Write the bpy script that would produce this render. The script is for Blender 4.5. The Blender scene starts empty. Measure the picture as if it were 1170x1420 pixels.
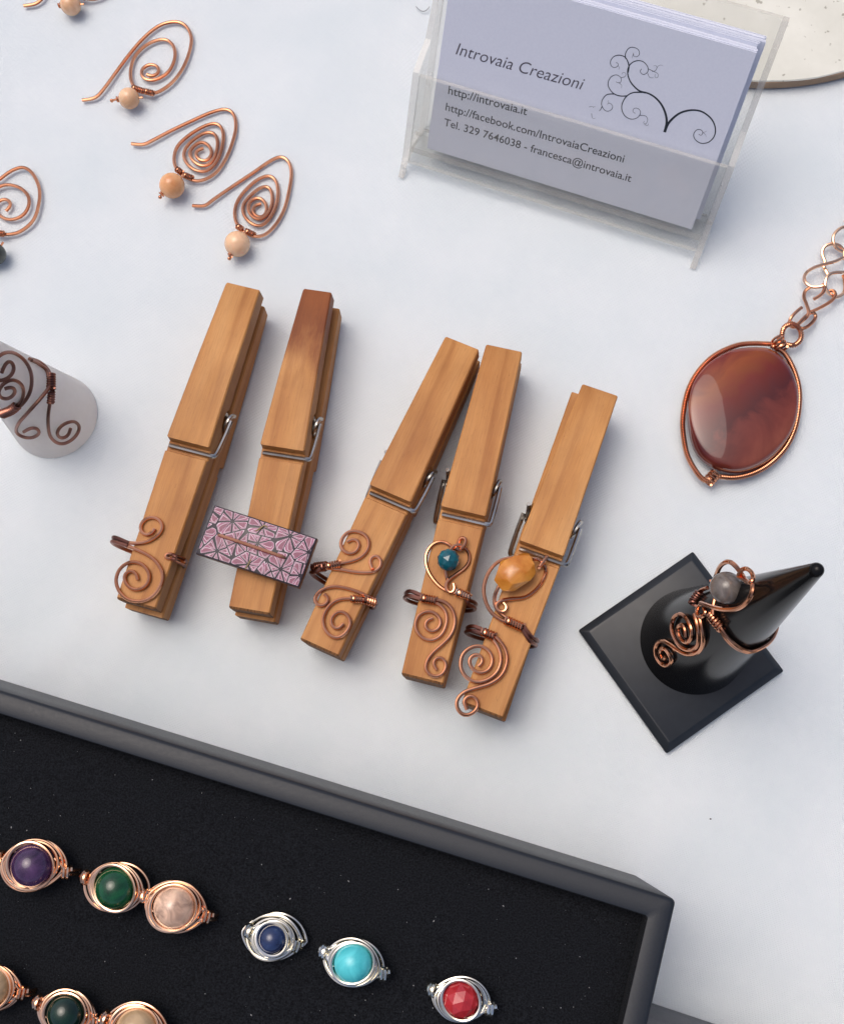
import bpy, math, random
from mathutils import Vector, Matrix, noise
from mathutils.bvhtree import BVHTree
random.seed(7)
S = 0.001                      # all lengths below are in millimetres
V = Vector

# ------------------------------------------------------------------ camera, sky, sun, exposure
FOC, PX, PY, HC = 1500.0, 585.0, 710.0, 305.0      # focal length (photo pixels), centre, lens height above the table
NAD = (665.0, 1080.0)                               # the point straight under the lens, in photo pixels
_d = V((NAD[0]-PX, -(NAD[1]-PY), -FOC)).normalized()
_z = -_d
_x = (V((1, 0, 0)) - _z*_z.x).normalized()
_y = _z.cross(_x)
RM = Matrix((_x, _y, _z))                           # camera -> world rotation
scene = bpy.context.scene
col = scene.collection
cd = bpy.data.cameras.new('camera'); cam = bpy.data.objects.new('camera', cd); col.objects.link(cam)
cam.matrix_world = Matrix.Translation((0, 0, HC*S)) @ RM.to_4x4()
cd.sensor_fit = 'HORIZONTAL'; cd.sensor_width = 36; cd.lens = FOC/1170*36
cd.clip_start = 0.01; cd.clip_end = 50
scene.camera = cam

SUN_EL, SUN_AZ = math.radians(69), math.radians(140)    # azimuth measured from +x, counter-clockwise
world = bpy.data.worlds.new('World'); scene.world = world; world.use_nodes = True
wn = world.node_tree.nodes; wl = world.node_tree.links
sky = wn.new('ShaderNodeTexSky'); sky.sky_type = 'NISHITA'; sky.sun_disc = False
sky.sun_elevation = SUN_EL; sky.sun_rotation = math.pi/2 - SUN_AZ
sky.air_density = 0.5; sky.dust_density = 4.5; sky.ozone_density = 0.2
wn['Background'].inputs['Strength'].default_value = 0.15
wl.new(sky.outputs[0], wn['Background'].inputs['Color'])
sl = bpy.data.lights.new('sun', 'SUN'); sl.energy = 0.75; sl.angle = math.radians(48); sl.color = (1, .95, .87)
so = bpy.data.objects.new('sun', sl); col.objects.link(so)
sd = V((math.cos(SUN_EL)*math.cos(SUN_AZ), math.cos(SUN_EL)*math.sin(SUN_AZ), math.sin(SUN_EL)))
so.rotation_euler = sd.to_track_quat('Z', 'Y').to_euler(); so.location = sd*2
scene.view_settings.view_transform = 'Standard'; scene.view_settings.look = 'None'
scene.view_settings.exposure = 0.28; scene.view_settings.gamma = 1.0; scene.view_settings.use_curve_mapping = False
scene.cycles.max_bounces = 8; scene.cycles.transparent_max_bounces = 24

# ------------------------------------------------------------------ helpers
def ray(px, py):
    return (RM @ V((px-PX, -(py-PY), -FOC))).normalized()
def U(px, py, h=0.0):                               # photo point -> place on the level h mm above the table
    r = ray(px, py); return V((0, 0, HC)) + r*((h-HC)/r.z)
def on_plane(px, py, p0, n):
    r = ray(px, py); o = V((0, 0, HC)); return o + r*((p0-o).dot(n)/r.dot(n))
def resample(pts, step=0.45, smooth=3, closed=False):
    pts = [V(p) for p in pts]
    if len(pts) < 3 and not closed:
        out = []
        n = max(2, int((pts[1]-pts[0]).length/step))
        return [pts[0].lerp(pts[1], i/n) for i in range(n+1)]
    n = len(pts); dense = []
    rng = n if closed else n-1
    for i in range(rng):
        g = (lambda k: pts[k % n]) if closed else (lambda k: pts[max(0, min(n-1, k))])
        p0, p1, p2, p3 = g(i-1), g(i), g(i+1), g(i+2)
        for k in range(10):
            t = k/10
            dense.append(0.5*((2*p1)+(p2-p0)*t+(2*p0-5*p1+4*p2-p3)*t*t+(3*p1-p0-3*p2+p3)*t**3))
    dense.append(pts[0].copy() if closed else pts[-1].copy())
    L = [0]
    for a, b in zip(dense, dense[1:]): L.append(L[-1]+(b-a).length)
    m = max(4, int(L[-1]/step)); out = []; j = 0
    for i in range(m+1):
        d = L[-1]*i/m
        while j < len(L)-2 and L[j+1] < d: j += 1
        t = (d-L[j])/max(1e-9, L[j+1]-L[j]); out.append(dense[j].lerp(dense[j+1], min(1, t)))
    for _ in range(smooth):
        out = [out[0]]+[(out[i-1]+out[i]*2+out[i+1])/4 for i in range(1, len(out)-1)]+[out[-1]]
    return out[:-1] if closed else out
class MB:
    def __init__(s): s.v = []; s.f = []; s.m = []
    def add(s, vs, fs, mi=0):
        o = len(s.v); s.v += [V(p) for p in vs]; s.f += [tuple(i+o for i in q) for q in fs]; s.m += [mi]*len(fs); return s
    def tube(s, path, r, seg=8, closed=False, mi=0, rfun=None):
        n = len(path); T = []
        for i in range(n):
            a = path[(i-1) % n] if closed else path[max(0, i-1)]
            b = path[(i+1) % n] if closed else path[min(n-1, i+1)]
            d = b-a; T.append(d.normalized() if d.length > 1e-9 else V((0, 0, 1)))
        up = V((0, 0, 1)) if abs(T[0].z) < .9 else V((1, 0, 0))
        nn = (up-T[0]*up.dot(T[0])).normalized(); vs = []; fs = []
        for i in range(n):
            nn = (nn-T[i]*nn.dot(T[i]))
            nn = nn.normalized() if nn.length > 1e-6 else T[i].orthogonal().normalized()
            bb = T[i].cross(nn); rr = rfun(i/(n-1)) if rfun else r
            for k in range(seg):
                a = 2*math.pi*k/seg; vs.append(path[i]+(nn*math.cos(a)+bb*math.sin(a))*rr)
        for i in range(n if closed else n-1):
            for k in range(seg):
                a, b = i*seg+k, i*seg+(k+1) % seg; c, d = ((i+1) % n)*seg+(k+1) % seg, ((i+1) % n)*seg+k
                fs.append((a, b, c, d))
        if not closed:
            fs.append(tuple(range(seg-1, -1, -1))); fs.append(tuple((n-1)*seg+k for k in range(seg)))
        return s.add(vs, fs, mi)
    def wire(s, pts, r, step=0.45, smooth=3, closed=False, seg=8, mi=0):
        return s.tube(resample(pts, step, smooth, closed), r, seg, closed, mi)
    def coil(s, path, R, wr, pitch, seg=6, per=10, mi=0):   # helix wound on a path
        P = resample(path, pitch/per, 1); n = len(P); hp = []; nn = None
        for i in range(n):
            t = (P[min(n-1, i+1)]-P[max(0, i-1)]).normalized()
            if nn is None: nn = t.orthogonal().normalized()
            nn = (nn-t*nn.dot(t)).normalized(); bb = t.cross(nn); a = 2*math.pi*i/per
            hp.append(P[i]+(nn*math.cos(a)+bb*math.sin(a))*R)
        return s.tube(hp, wr, seg, False, mi)
    def loops(s, loops, cap0=True, cap1=True, mi=0):        # stack of equal closed outlines
        n = len(loops[0]); vs = [p for l in loops for p in l]; fs = []
        for i in range(len(loops)-1):
            for k in range(n): fs.append((i*n+k, i*n+(k+1) % n, (i+1)*n+(k+1) % n, (i+1)*n+k))
        if cap0: fs.append(tuple(range(n-1, -1, -1)))
        if cap1: fs.append(tuple((len(loops)-1)*n+k for k in range(n)))
        return s.add(vs, fs, mi)
    def ball(s, c, r, nu=32, nv=20, ex=None, ey=None, ez=None, sq=(1, 1, 1), mi=0):
        ex = ex or V((1, 0, 0)); ey = ey or V((0, 1, 0)); ez = ez or V((0, 0, 1)); vs = []; fs = []
        for j in range(1, nv):
            a = math.pi*j/nv
            for i in range(nu):
                b = 2*math.pi*i/nu
                vs.append(c+(ex*math.sin(a)*math.cos(b)*sq[0]+ey*math.sin(a)*math.sin(b)*sq[1]+ez*math.cos(a)*sq[2])*r)
        vs.append(c+ez*r*sq[2]); vs.append(c-ez*r*sq[2]); T0, B0 = len(vs)-2, len(vs)-1
        for j in range(nv-2):
            for i in range(nu): fs.append((j*nu+i, (j+1)*nu+i, (j+1)*nu+(i+1) % nu, j*nu+(i+1) % nu))
        for i in range(nu):
            fs.append((T0, i, (i+1) % nu)); fs.append((B0, (nv-2)*nu+(i+1) % nu, (nv-2)*nu+i))
        return s.add(vs, fs, mi)
    def build(s, name, mats, parent=None, origin=None, smooth=True, sharp=40):
        o0 = origin if origin is not None else (V(parent['o']) if parent is not None and 'o' in parent else V((0, 0, 0)))
        me = bpy.data.meshes.new(name)
        me.from_pydata([(p-o0)*S for p in s.v], [], s.f)
        for m in (mats if isinstance(mats, (list, tuple)) else [mats]): me.materials.append(m)
        me.polygons.foreach_set('material_index', s.m)
        me.polygons.foreach_set('use_smooth', [smooth]*len(s.f)); me.update()
        if smooth and sharp < 180: me.set_sharp_from_angle(angle=math.radians(sharp))
        ob = bpy.data.objects.new(name, me); col.objects.link(ob)
        if parent is not None: ob.parent = parent
        else: ob.location = o0*S
        return ob
ORIG = {}
class Thing:                                             # an Empty at the base of a thing that has parts
    def __init__(s, name, label, cat, origin, group=None):
        s.o = V(origin); s.e = bpy.data.objects.new(name, None); col.objects.link(s.e)
        s.e.location = s.o*S; s.e.empty_display_size = .005; tag(s.e, label, cat, group)
    def part(s, name, mb, mats, parent=None, smooth=True, sharp=40, label=None, kind=None):
        ob = mb.build(name, mats, parent if parent is not None else s.e, s.o, smooth, sharp)
        if label: ob['label'] = label
        if kind: ob['kind'] = kind
        return ob
def tag(o, label=None, cat=None, group=None, kind=None):
    if label: o['label'] = label
    if cat: o['category'] = cat
    if group: o['group'] = group
    if kind: o['kind'] = kind
    return o

# ------------------------------------------------------------------ materials
def lin(r, g, b):
    f = lambda c: (c/255/12.92) if c/255 <= .04045 else ((c/255+.055)/1.055)**2.4
    return (f(r), f(g), f(b), 1)
class NT:
    def __init__(s, name):
        s.mat = bpy.data.materials.new(name); s.mat.use_nodes = True
        s.n = s.mat.node_tree.nodes; s.l = s.mat.node_tree.links; s.b = s.n['Principled BSDF']
    def new(s, t, **kw):
        x = s.n.new(t)
        for k, v in kw.items(): setattr(x, k, v)
        return x
    def set(s, **kw):
        for k, v in kw.items(): s.b.inputs[k.replace('_', ' ')].default_value = v
        return s
    def coords(s, scale=(1, 1, 1), rot=(0, 0, 0), rnd=True):
        tc = s.new('ShaderNodeTexCoord'); mp = s.new('ShaderNodeMapping')
        mp.inputs['Scale'].default_value = scale; mp.inputs['Rotation'].default_value = rot
        s.l.new(tc.outputs['Object'], mp.inputs['Vector'])
        if rnd:
            oi = s.new('ShaderNodeObjectInfo'); mu = s.new('ShaderNodeMath', operation='MULTIPLY'); mu.inputs[1].default_value = 37.0
            s.l.new(oi.outputs['Random'], mu.inputs[0]); s.l.new(mu.outputs[0], mp.inputs['Location'])
        return mp.outputs[0]
    def noise(s, vec, scale, detail=4, rough=.5, dist=0):
        x = s.new('ShaderNodeTexNoise'); x.inputs['Scale'].default_value = scale; x.inputs['Detail'].default_value = detail
        x.inputs['Roughness'].default_value = rough; x.inputs['Distortion'].default_value = dist; s.l.new(vec, x.inputs['Vector']); return x.outputs['Fac']
    def ramp(s, fac, stops):
        x = s.new('ShaderNodeValToRGB'); e = x.color_ramp.elements
        while len(e) < len(stops): e.new(.5)
        for i, (p, c) in enumerate(stops): e[i].position = p; e[i].color = c if len(c) == 4 else (*c, 1)
        s.l.new(fac, x.inputs[0]); return x.outputs[0]
    def mix(s, a, b, fac, mode='MIX'):
        x = s.new('ShaderNodeMix', data_type='RGBA', blend_type=mode)
        for k, v in ((0, fac), (6, a), (7, b)):
            if isinstance(v, bpy.types.NodeSocket): s.l.new(v, x.inputs[k])
            else: x.inputs[k].default_value = v
        return x.outputs[2]
    def base(s, c): s.l.new(c, s.b.inputs['Base Color']); return s
    def rough(s, fac, lo, hi):
        m = s.new('ShaderNodeMapRange'); m.inputs[3].default_value = lo; m.inputs[4].default_value = hi
        s.l.new(fac, m.inputs[0]); s.l.new(m.outputs[0], s.b.inputs['Roughness']); return s
    def bump(s, fac, strength, dist):
        b = s.new('ShaderNodeBump'); b.inputs['Strength'].default_value = strength; b.inputs['Distance'].default_value = dist
        s.l.new(fac, b.inputs['Height']); s.l.new(b.outputs[0], s.b.inputs['Normal']); return s

def metal_mat(name, c_lo, c_hi, r0, r1, scale=90):
    t = NT(name); v = t.coords(); n = t.noise(v, scale, 3)
    t.base(t.ramp(n, [(.35, c_lo), (.65, c_hi)])); t.set(Metallic=1.0); t.rough(t.noise(v, scale*2.3, 2), r0, r1); return t.mat
COPPER = metal_mat('copper_wire', (.56, .24, .13), (.78, .37, .21), .10, .26)
COPPER_BRIGHT = metal_mat('bright_copper_wire', (.86, .47, .28), (.97, .64, .43), .08, .2)  # lightened copper: strong warm highlights on the tray wires put into the colour
COPPER_DARK = metal_mat('dark_copper_wire', (.17, .075, .058), (.36, .16, .115), .24, .42)  # darker, duller copper for the ring bands and a few coils
COPPER_BROWN = metal_mat('antiqued_copper_wire', (.15, .08, .062), (.34, .17, .13), .24, .44)
SILVER = metal_mat('silver_wire', (.66, .62, .50), (.93, .91, .84), .10, .26)
STEEL = metal_mat('spring_steel', (.30, .28, .25), (.66, .64, .60), .18, .36, 60)

def wood_nodes(t):
    big = t.noise(t.coords((1, 6, 6)), 20, 3, .5, .3); fine = t.noise(t.coords((1, 26, 26)), 110, 5, .65, .2)
    pore = t.noise(t.coords((1, 12, 12)), 420, 3, .6)
    wv = t.new('ShaderNodeTexWave', wave_type='RINGS', rings_direction='X', wave_profile='SAW'); wv.inputs['Scale'].default_value = 46; wv.inputs['Distortion'].default_value = 2.2; wv.inputs['Detail'].default_value = 2; wv.inputs['Detail Scale'].default_value = 1.2
    t.l.new(t.coords((.16, 1, 1), (0.12, .05, .1)), wv.inputs['Vector'])
    c = t.ramp(big, [(.25, lin(172, 114, 58)), (.5, lin(195, 140, 80)), (.75, lin(206, 156, 98))])
    c = t.mix(c, t.ramp(wv.outputs['Fac'], [(.0, (1, 1, 1, 1)), (.72, (.98, .95, .92, 1)), (.93, (.72, .60, .50, 1)), (1, (.95, .92, .9, 1))]), .55, 'MULTIPLY')
    c = t.mix(c, t.ramp(fine, [(.3, (.6, .48, .4, 1)), (.58, (1, 1, 1, 1))]), .35, 'MULTIPLY')
    c = t.mix(c, t.ramp(pore, [(.27, (.40, .30, .22, 1)), (.35, (1, 1, 1, 1))]), .7, 'MULTIPLY')
    bl = t.ramp(t.noise(t.coords(), 55, 4), [(.3, (.74, .67, .60, 1)), (.7, (1.03, 1.01, .98, 1))])
    c = t.mix(c, bl, .8, 'MULTIPLY')
    oi = t.new('ShaderNodeObjectInfo'); hv = t.ramp(oi.outputs['Random'], [(0, (.84, .80, .78, 1)), (.5, (.95, .95, .96, 1)), (1, (1.0, 1.0, 1.04, 1))])
    c = t.mix(c, hv, .8, 'MULTIPLY')
    t.rough(fine, .42, .66); t.bump(fine, .35, .00025); t.set(Specular_IOR_Level=.35)
    return c
def wood_mat():
    t = NT('clothespin_wood'); t.base(wood_nodes(t)); return t.mat
def end_grain_mat():
    t = NT('clothespin_end_grain'); f = t.noise(t.coords((2, 9, 3)), 190, 5, .7)
    t.base(t.ramp(f, [(.3, lin(62, 40, 22)), (.6, lin(138, 94, 54))])); t.set(Roughness=.75); t.bump(f, .5, .0003); return t.mat
def stain_wood_mat():                                 # handle end of one pin is stained red-brown over its last third
    t = NT('stained_clothespin_wood'); c = wood_nodes(t)
    tc = t.new('ShaderNodeTexCoord'); sp = t.new('ShaderNodeSeparateXYZ'); t.l.new(tc.outputs['Object'], sp.inputs[0])
    ad = t.new('ShaderNodeMath', operation='MULTIPLY_ADD'); t.l.new(t.noise(t.coords((1, 3, 3)), 110, 5), ad.inputs[0]); ad.inputs[1].default_value = .03; t.l.new(sp.outputs[0], ad.inputs[2])
    mr = t.new('ShaderNodeMapRange'); mr.inputs[1].default_value = .082; mr.inputs[2].default_value = .099; t.l.new(ad.outputs[0], mr.inputs[0])
    t.base(t.mix(c, t.mix(c, (.46, .28, .20, 1), 1.0, 'MULTIPLY'), mr.outputs[0])); return t.mat
WOOD, WOOD_END, WOOD_STAIN = wood_mat(), end_grain_mat(), stain_wood_mat()

def cloth_mat():
    t = NT('white_tablecloth'); v = t.coords(rnd=False)
    n = t.noise(v, 30, 3); t.base(t.ramp(n, [(.3, (.635, .695, .725, 1)), (.7, (.695, .74, .765, 1))])); t.set(Roughness=.85, Sheen_Weight=.15, Specular_IOR_Level=.2)
    w1 = t.new('ShaderNodeTexWave', wave_type='BANDS', bands_direction='X'); w2 = t.new('ShaderNodeTexWave', wave_type='BANDS', bands_direction='Y')
    r = t.coords(rot=(0, 0, math.radians(17)), rnd=False)
    for w in (w1, w2):
        w.inputs['Scale'].default_value = 700; w.inputs['Distortion'].default_value = 1.2; w.inputs['Detail'].default_value = 2; t.l.new(r, w.inputs['Vector'])
    m = t.new('ShaderNodeMath', operation='ADD'); t.l.new(w1.outputs['Fac'], m.inputs[0]); t.l.new(w2.outputs['Fac'], m.inputs[1])
    m2 = t.new('ShaderNodeMath', operation='ADD'); t.l.new(m.outputs[0], m2.inputs[0]); t.l.new(t.noise(v, 900, 4), m2.inputs[1])
    t.bump(m2.outputs[0], .38, .00032); return t.mat
CLOTH = cloth_mat()

def gem(name, c0, c1, scale=180, rough=.04, sss=.0, trans=0.0, c2=None, ior=1.54, dist=1.0):
    t = NT(name); n = t.noise(t.coords(), scale, 5, .6, dist)
    st = [(.32, c0), (.62, c1)] + ([(.75, c2)] if c2 else [])
    t.base(t.ramp(n, st)); t.set(Roughness=rough, IOR=ior, Subsurface_Weight=sss, Subsurface_Scale=.002, Transmission_Weight=trans)
    t.b.inputs['Subsurface Radius'].default_value = (1, .6, .4); return t.mat
AMETHYST = gem('amethyst', lin(48, 30, 62), lin(104, 72, 118), c2=lin(150, 120, 160), trans=.4)
GREEN = gem('green_agate', lin(14, 62, 40), lin(34, 108, 66), c2=lin(110, 165, 96), trans=.4)
PEACH = gem('peach_agate', lin(150, 122, 106), lin(226, 190, 164), 260, c2=lin(236, 206, 176), sss=.2)
NAVY = gem('blue_sodalite', lin(24, 34, 66), lin(48, 66, 110), c2=lin(110, 124, 150), trans=.25)
TURQ = gem('turquoise', lin(52, 168, 178), lin(92, 205, 212), 150, rough=.28, c2=lin(150, 226, 228))
RED = gem('red_faceted_glass', lin(150, 28, 38), lin(188, 52, 58), 120, .08, trans=.1)
DKGREEN = gem('dark_green_jasper', lin(8, 22, 18), lin(18, 46, 34), c2=lin(50, 74, 50))
BEIGE = gem('beige_jasper', lin(150, 124, 92), lin(196, 168, 132), 140, .15)
GREYBEAD = gem('grey_quartz', lin(74, 66, 62), lin(128, 120, 114), 200, .08, c2=lin(160, 150, 142), trans=.2)
TEAL = gem('teal_faceted_stone', lin(8, 62, 76), lin(22, 98, 110), 160, .10)
AMBER = gem('amber_nugget', lin(186, 112, 36), lin(216, 148, 66), 150, .16, sss=.35, c2=lin(230, 180, 110), trans=.1)
CORAL = gem('peach_quartz', lin(204, 158, 116), lin(232, 194, 158), 120, .14, sss=.5)
ORANGEQ = gem('apricot_quartz', lin(206, 146, 96), lin(228, 176, 128), 120, .14, sss=.5)
DARKBEAD = gem('dark_grey_bead', lin(48, 54, 52), lin(84, 90, 84), 120, .2)
def pendant_mat():
    t = NT('agate_bands_and_reflection'); v = t.coords((1, 1, .3), (0, 0, math.radians(-38)), rnd=False)
    n = t.noise(v, 70, 5, .55, 1.0)
    tc = t.new('ShaderNodeTexCoord'); sp = t.new('ShaderNodeVectorMath', operation='DOT_PRODUCT'); t.l.new(tc.outputs['Object'], sp.inputs[0]); sp.inputs[1].default_value = (.62, -.78, 0)
    ad = t.new('ShaderNodeMath', operation='MULTIPLY_ADD'); t.l.new(n, ad.inputs[0]); ad.inputs[1].default_value = .016; t.l.new(sp.outputs['Value'], ad.inputs[2])
    mr = t.new('ShaderNodeMapRange'); mr.inputs[1].default_value = -.008; mr.inputs[2].default_value = .024; t.l.new(ad.outputs[0], mr.inputs[0])
    a = t.ramp(mr.outputs[0], [(.0, lin(112, 32, 26)), (.2, lin(138, 68, 28)), (.36, lin(112, 38, 28)), (.55, lin(84, 34, 34)), (.62, lin(108, 48, 42)), (.8, lin(118, 56, 46)), (1, lin(126, 68, 54))])  # stone bands; the rose tones at lower right partly paint in a reflection
    b = t.ramp(n, [(.3, (.55, .5, .5, 1)), (.65, (1.1, 1.05, 1, 1))])
    t.base(t.mix(a, b, .7, 'MULTIPLY')); t.set(Roughness=.03, IOR=1.5, Transmission_Weight=.08); return t.mat
AGATE = pendant_mat()

def plastic(name, c, rough, scale=400, amp=.0, **kw):
    t = NT(name); v = t.coords(); n = t.noise(v, scale, 3); lo = tuple(x*.82 for x in c[:3])+(1,)
    t.base(t.ramp(n, [(.3, lo), (.7, c)])); t.rough(t.noise(v, scale*.4, 3), rough*.8, rough*1.25)
    if amp: t.bump(n, amp, .0002)
    return t.set(**kw).mat
BLACK_PLATE = plastic('black_acrylic_plate', (.017, .021, .027, 1), .36, Specular_IOR_Level=.38)
BLACK_CONE = plastic('black_acrylic_cone', (.007, .0068, .007, 1), .17, Specular_IOR_Level=.16)
LEATHERETTE = plastic('black_leatherette', (.015, .019, .026, 1), .44, 3200, .12, Specular_IOR_Level=.36)
GREYBOX = plastic('grey_leatherette', (.12, .125, .135, 1), .55, 3200, .12)
def velvet_mat():
    t = NT('black_velvet'); n = t.noise(t.coords(rnd=False), 2600, 4, .7)
    t.base(t.ramp(n, [(.35, (.0015, .0018, .0024, 1)), (.66, (.016, .018, .022, 1))])); t.set(Roughness=.95, Specular_IOR_Level=.1, Sheen_Weight=.015, Sheen_Roughness=.4); t.bump(n, .9, .0004); return t.mat
VELVET = velvet_mat()
def frosted_mat():
    t = NT('frosted_acrylic'); n = t.noise(t.coords(), 500, 3); t.base(t.ramp(n, [(.3, (.86, .83, .80, 1)), (.7, (.89, .865, .84, 1))]))
    t.set(Roughness=.55, Subsurface_Weight=.4, Subsurface_Scale=.006, IOR=1.3, Transmission_Weight=.55); t.b.inputs['Subsurface Radius'].default_value = (1, .9, .8); return t.mat
FROST = frosted_mat()
def acrylic(name, tint, haze, hazecol):
    t = NT(name); t.n.remove(t.b); out = t.n['Material Output']
    tr = t.new('ShaderNodeBsdfTransparent'); tr.inputs[0].default_value = tint
    df = t.new('ShaderNodeBsdfDiffuse'); df.inputs[0].default_value = hazecol
    gl = t.new('ShaderNodeBsdfGlossy'); gl.inputs['Roughness'].default_value = .06
    lw = t.new('ShaderNodeLayerWeight'); lw.inputs[0].default_value = .5
    pw = t.new('ShaderNodeMath', operation='POWER'); pw.inputs[1].default_value = 5; t.l.new(lw.outputs['Facing'], pw.inputs[0])
    fr = t.new('ShaderNodeMath', operation='MULTIPLY_ADD'); fr.inputs[1].default_value = .6; fr.inputs[2].default_value = .025; t.l.new(pw.outputs[0], fr.inputs[0])
    nz = t.noise(t.coords(), 90, 4, .6); mr = t.new('ShaderNodeMapRange'); mr.inputs[3].default_value = haze*.6; mr.inputs[4].default_value = haze*1.4; t.l.new(nz, mr.inputs[0])
    m1 = t.new('ShaderNodeMixShader'); t.l.new(mr.outputs[0], m1.inputs[0]); t.l.new(tr.outputs[0], m1.inputs[1]); t.l.new(df.outputs[0], m1.inputs[2])
    m2 = t.new('ShaderNodeMixShader'); t.l.new(fr.outputs[0], m2.inputs[0]); t.l.new(m1.outputs[0], m2.inputs[1]); t.l.new(gl.outputs[0], m2.inputs[2])
    t.l.new(m2.outputs[0], out.inputs[0]); return t.mat
ACR = acrylic('clear_acrylic', (.975, .975, .965, 1), .075, (.74, .73, .69, 1))
ACR_EDGE = acrylic('acrylic_cut_edge', (.95, .945, .93, 1), .28, (.74, .72, .67, 1))
def card_mat():
    t = NT('business_card_paper'); n = t.noise(t.coords(), 1500, 3); t.base(t.ramp(n, [(.3, (.66, .69, .785, 1)), (.7, (.69, .72, .81, 1))])); t.set(Roughness=.55); t.bump(n, .05, .0001); return t.mat
CARD = card_mat()
INK = plastic('dark_blue_black_ink', (.020, .028, .040, 1), .5)
INK_GREY = plastic('grey_purple_ink', (.085, .075, .10, 1), .5)
def disc_mat():
    t = NT('cream_board_face'); v = t.coords(rnd=False); n = t.noise(v, 60, 5, .6); sp = t.noise(v, 420, 2, .5)
    c = t.ramp(n, [(.3, (.60, .60, .53, 1)), (.7, (.70, .70, .63, 1))]); k = t.ramp(sp, [(.26, (.35, .33, .28, 1)), (.31, (1, 1, 1, 1))])
    t.base(t.mix(c, k, .7, 'MULTIPLY')); t.set(Roughness=.6); t.bump(n, .15, .0003); return t.mat
DISC = disc_mat()
DISC_EDGE = plastic('brown_board_edge', lin(158, 132, 108), .7, 300, .4)
PINK = plastic('pink_clay', lin(146, 70, 108), .38); PINK_D = plastic('deep_pink_clay', lin(120, 44, 80), .38)
WHITE_CLAY = plastic('white_clay', lin(204, 180, 194), .38); CHAR_CLAY = plastic('charcoal_clay', lin(44, 36, 44), .4)
TAN_CLAY = plastic('tan_clay_side', lin(150, 106, 70), .5)
GOLD_CLAY = plastic('gold_clay_seam', lin(150, 130, 92), .4)
LINT = plastic('lint', (.42, .42, .42, 1), .9); CRUMB = plastic('dark_crumb', (.03, .03, .03, 1), .9); THREAD = plastic('grey_thread', (.22, .23, .24, 1), .9)

# ------------------------------------------------------------------ tablecloth
mb = MB(); NX, NY = 260, 260; X0, X1, Y0, Y1 = -420, 420, -300, 520
fold = [(U(20, 960), U(130, 850), 6, .9), (U(110, 950), U(190, 870), 5, .6), (U(1165, 640), U(1080, 1000), 14, .5), (U(500, 20), U(380, 200), 16, .5), (U(900, 1180), U(1100, 1260), 18, .5), (U(30, 690), U(120, 700), 9, .5)]
vs = []
for j in range(NY+1):
    for i in range(NX+1):
        x = X0+(X1-X0)*i/NX; y = Y0+(Y1-Y0)*j/NY
        z = -.75+.55*noise.noise(V((x/85, y/85, 3.1)))+.22*noise.noise(V((x/26, y/26, 9.4)))
        for a, b, w, h in fold:
            ab = (b-a); t = max(-.3, min(1.3, (V((x, y, 0))-a).dot(ab)/ab.dot(ab))); d = (V((x, y, 0))-a-ab*t).length
            z += h*math.exp(-(d/w)**2)*(1 if 0 <= t <= 1 else .4)
        vs.append(V((x, y, min(z, .25 if y < 60 else .0))))
fs = [(j*(NX+1)+i, j*(NX+1)+i+1, (j+1)*(NX+1)+i+1, (j+1)*(NX+1)+i) for j in range(NY) for i in range(NX)]
tag(mb.add(vs, fs).build('tablecloth', CLOTH, sharp=180), 'white woven tablecloth under all the jewellery', None, None, 'structure')

# ------------------------------------------------------------------ cream round board, top right
c0 = U(1050, -190, 3.8); rr = (U(1050, 112, 3.8)-c0).length
def circ(c, r, z, n=160, jit=0): return [V((c.x+(r+jit*noise.noise(V((math.cos(6.2832*k/n)*9, math.sin(6.2832*k/n)*9, z))))*math.cos(6.28318*k/n), c.y+(r+jit*noise.noise(V((math.cos(6.2832*k/n)*9, math.sin(6.2832*k/n)*9, z))))*math.sin(6.28318*k/n), z)) for k in range(n)]
T = Thing('round_board', 'pale cream round board with a brown edge behind the card holder', 'board', (c0.x, c0.y, 0))
T.part('board_face', MB().loops([circ(c0, rr, 3.45, jit=.35), circ(c0, rr-.25, 3.8, jit=.3)]), DISC)
T.part('board_edge', MB().loops([circ(c0, rr-.1, 0), circ(c0, rr+.15, .4), circ(c0, rr+.15, 3.2), circ(c0, rr-.2, 3.44)]), DISC_EDGE)

# ------------------------------------------------------------------ business cards in their holder
HB = 6.0
CA = U(592, 205, HB); CB = U(959, 318, HB); CX = (CB-CA); CX.z = 0; CX.normalize()
YB = V((-CX.y, CX.x, 0)); TL = math.radians(28.5)
CU = V((0, 0, 1))*math.cos(TL)+YB*math.sin(TL); CN = CX.cross(CU)
CW, CH = 85.0, 55.0
def hl(s, t, d): return CA+CX*s+CU*t+CN*d
def hbox(mb, s0, s1, t0, t1, d0, d1, edge=None):     # slab in the holder's frame; edge = index of the two big-face axis
    c = [hl(s, t, d) for s in (s0, s1) for t in (t0, t1) for d in (d0, d1)]
    F = {'s': [(0, 1, 3, 2), (4, 6, 7, 5)], 't': [(0, 4, 5, 1), (2, 3, 7, 6)], 'd': [(0, 2, 6, 4), (1, 5, 7, 3)]}
    for ax, q in F.items(): mb.add(c, q, 0 if edge is None or ax == edge else 1)
    return mb
ho = (CA+CX*42-YB*4); ho.z = 0
T = Thing('card_holder', 'clear acrylic holder filled with business cards', 'card holder', ho)
SL, SR = -6.6, 90.2
T.part('back_panel', hbox(MB(), SL+1.9, SR-1.9, -4, 60.5, -13.2, -11.4, 'd'), [ACR, ACR_EDGE], smooth=False)
T.part('front_panel', hbox(MB(), SL+1.9, SR-1.9, -5.0, 23.5, 1.2, 3.0, 'd'), [ACR, ACR_EDGE], smooth=False)
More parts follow.
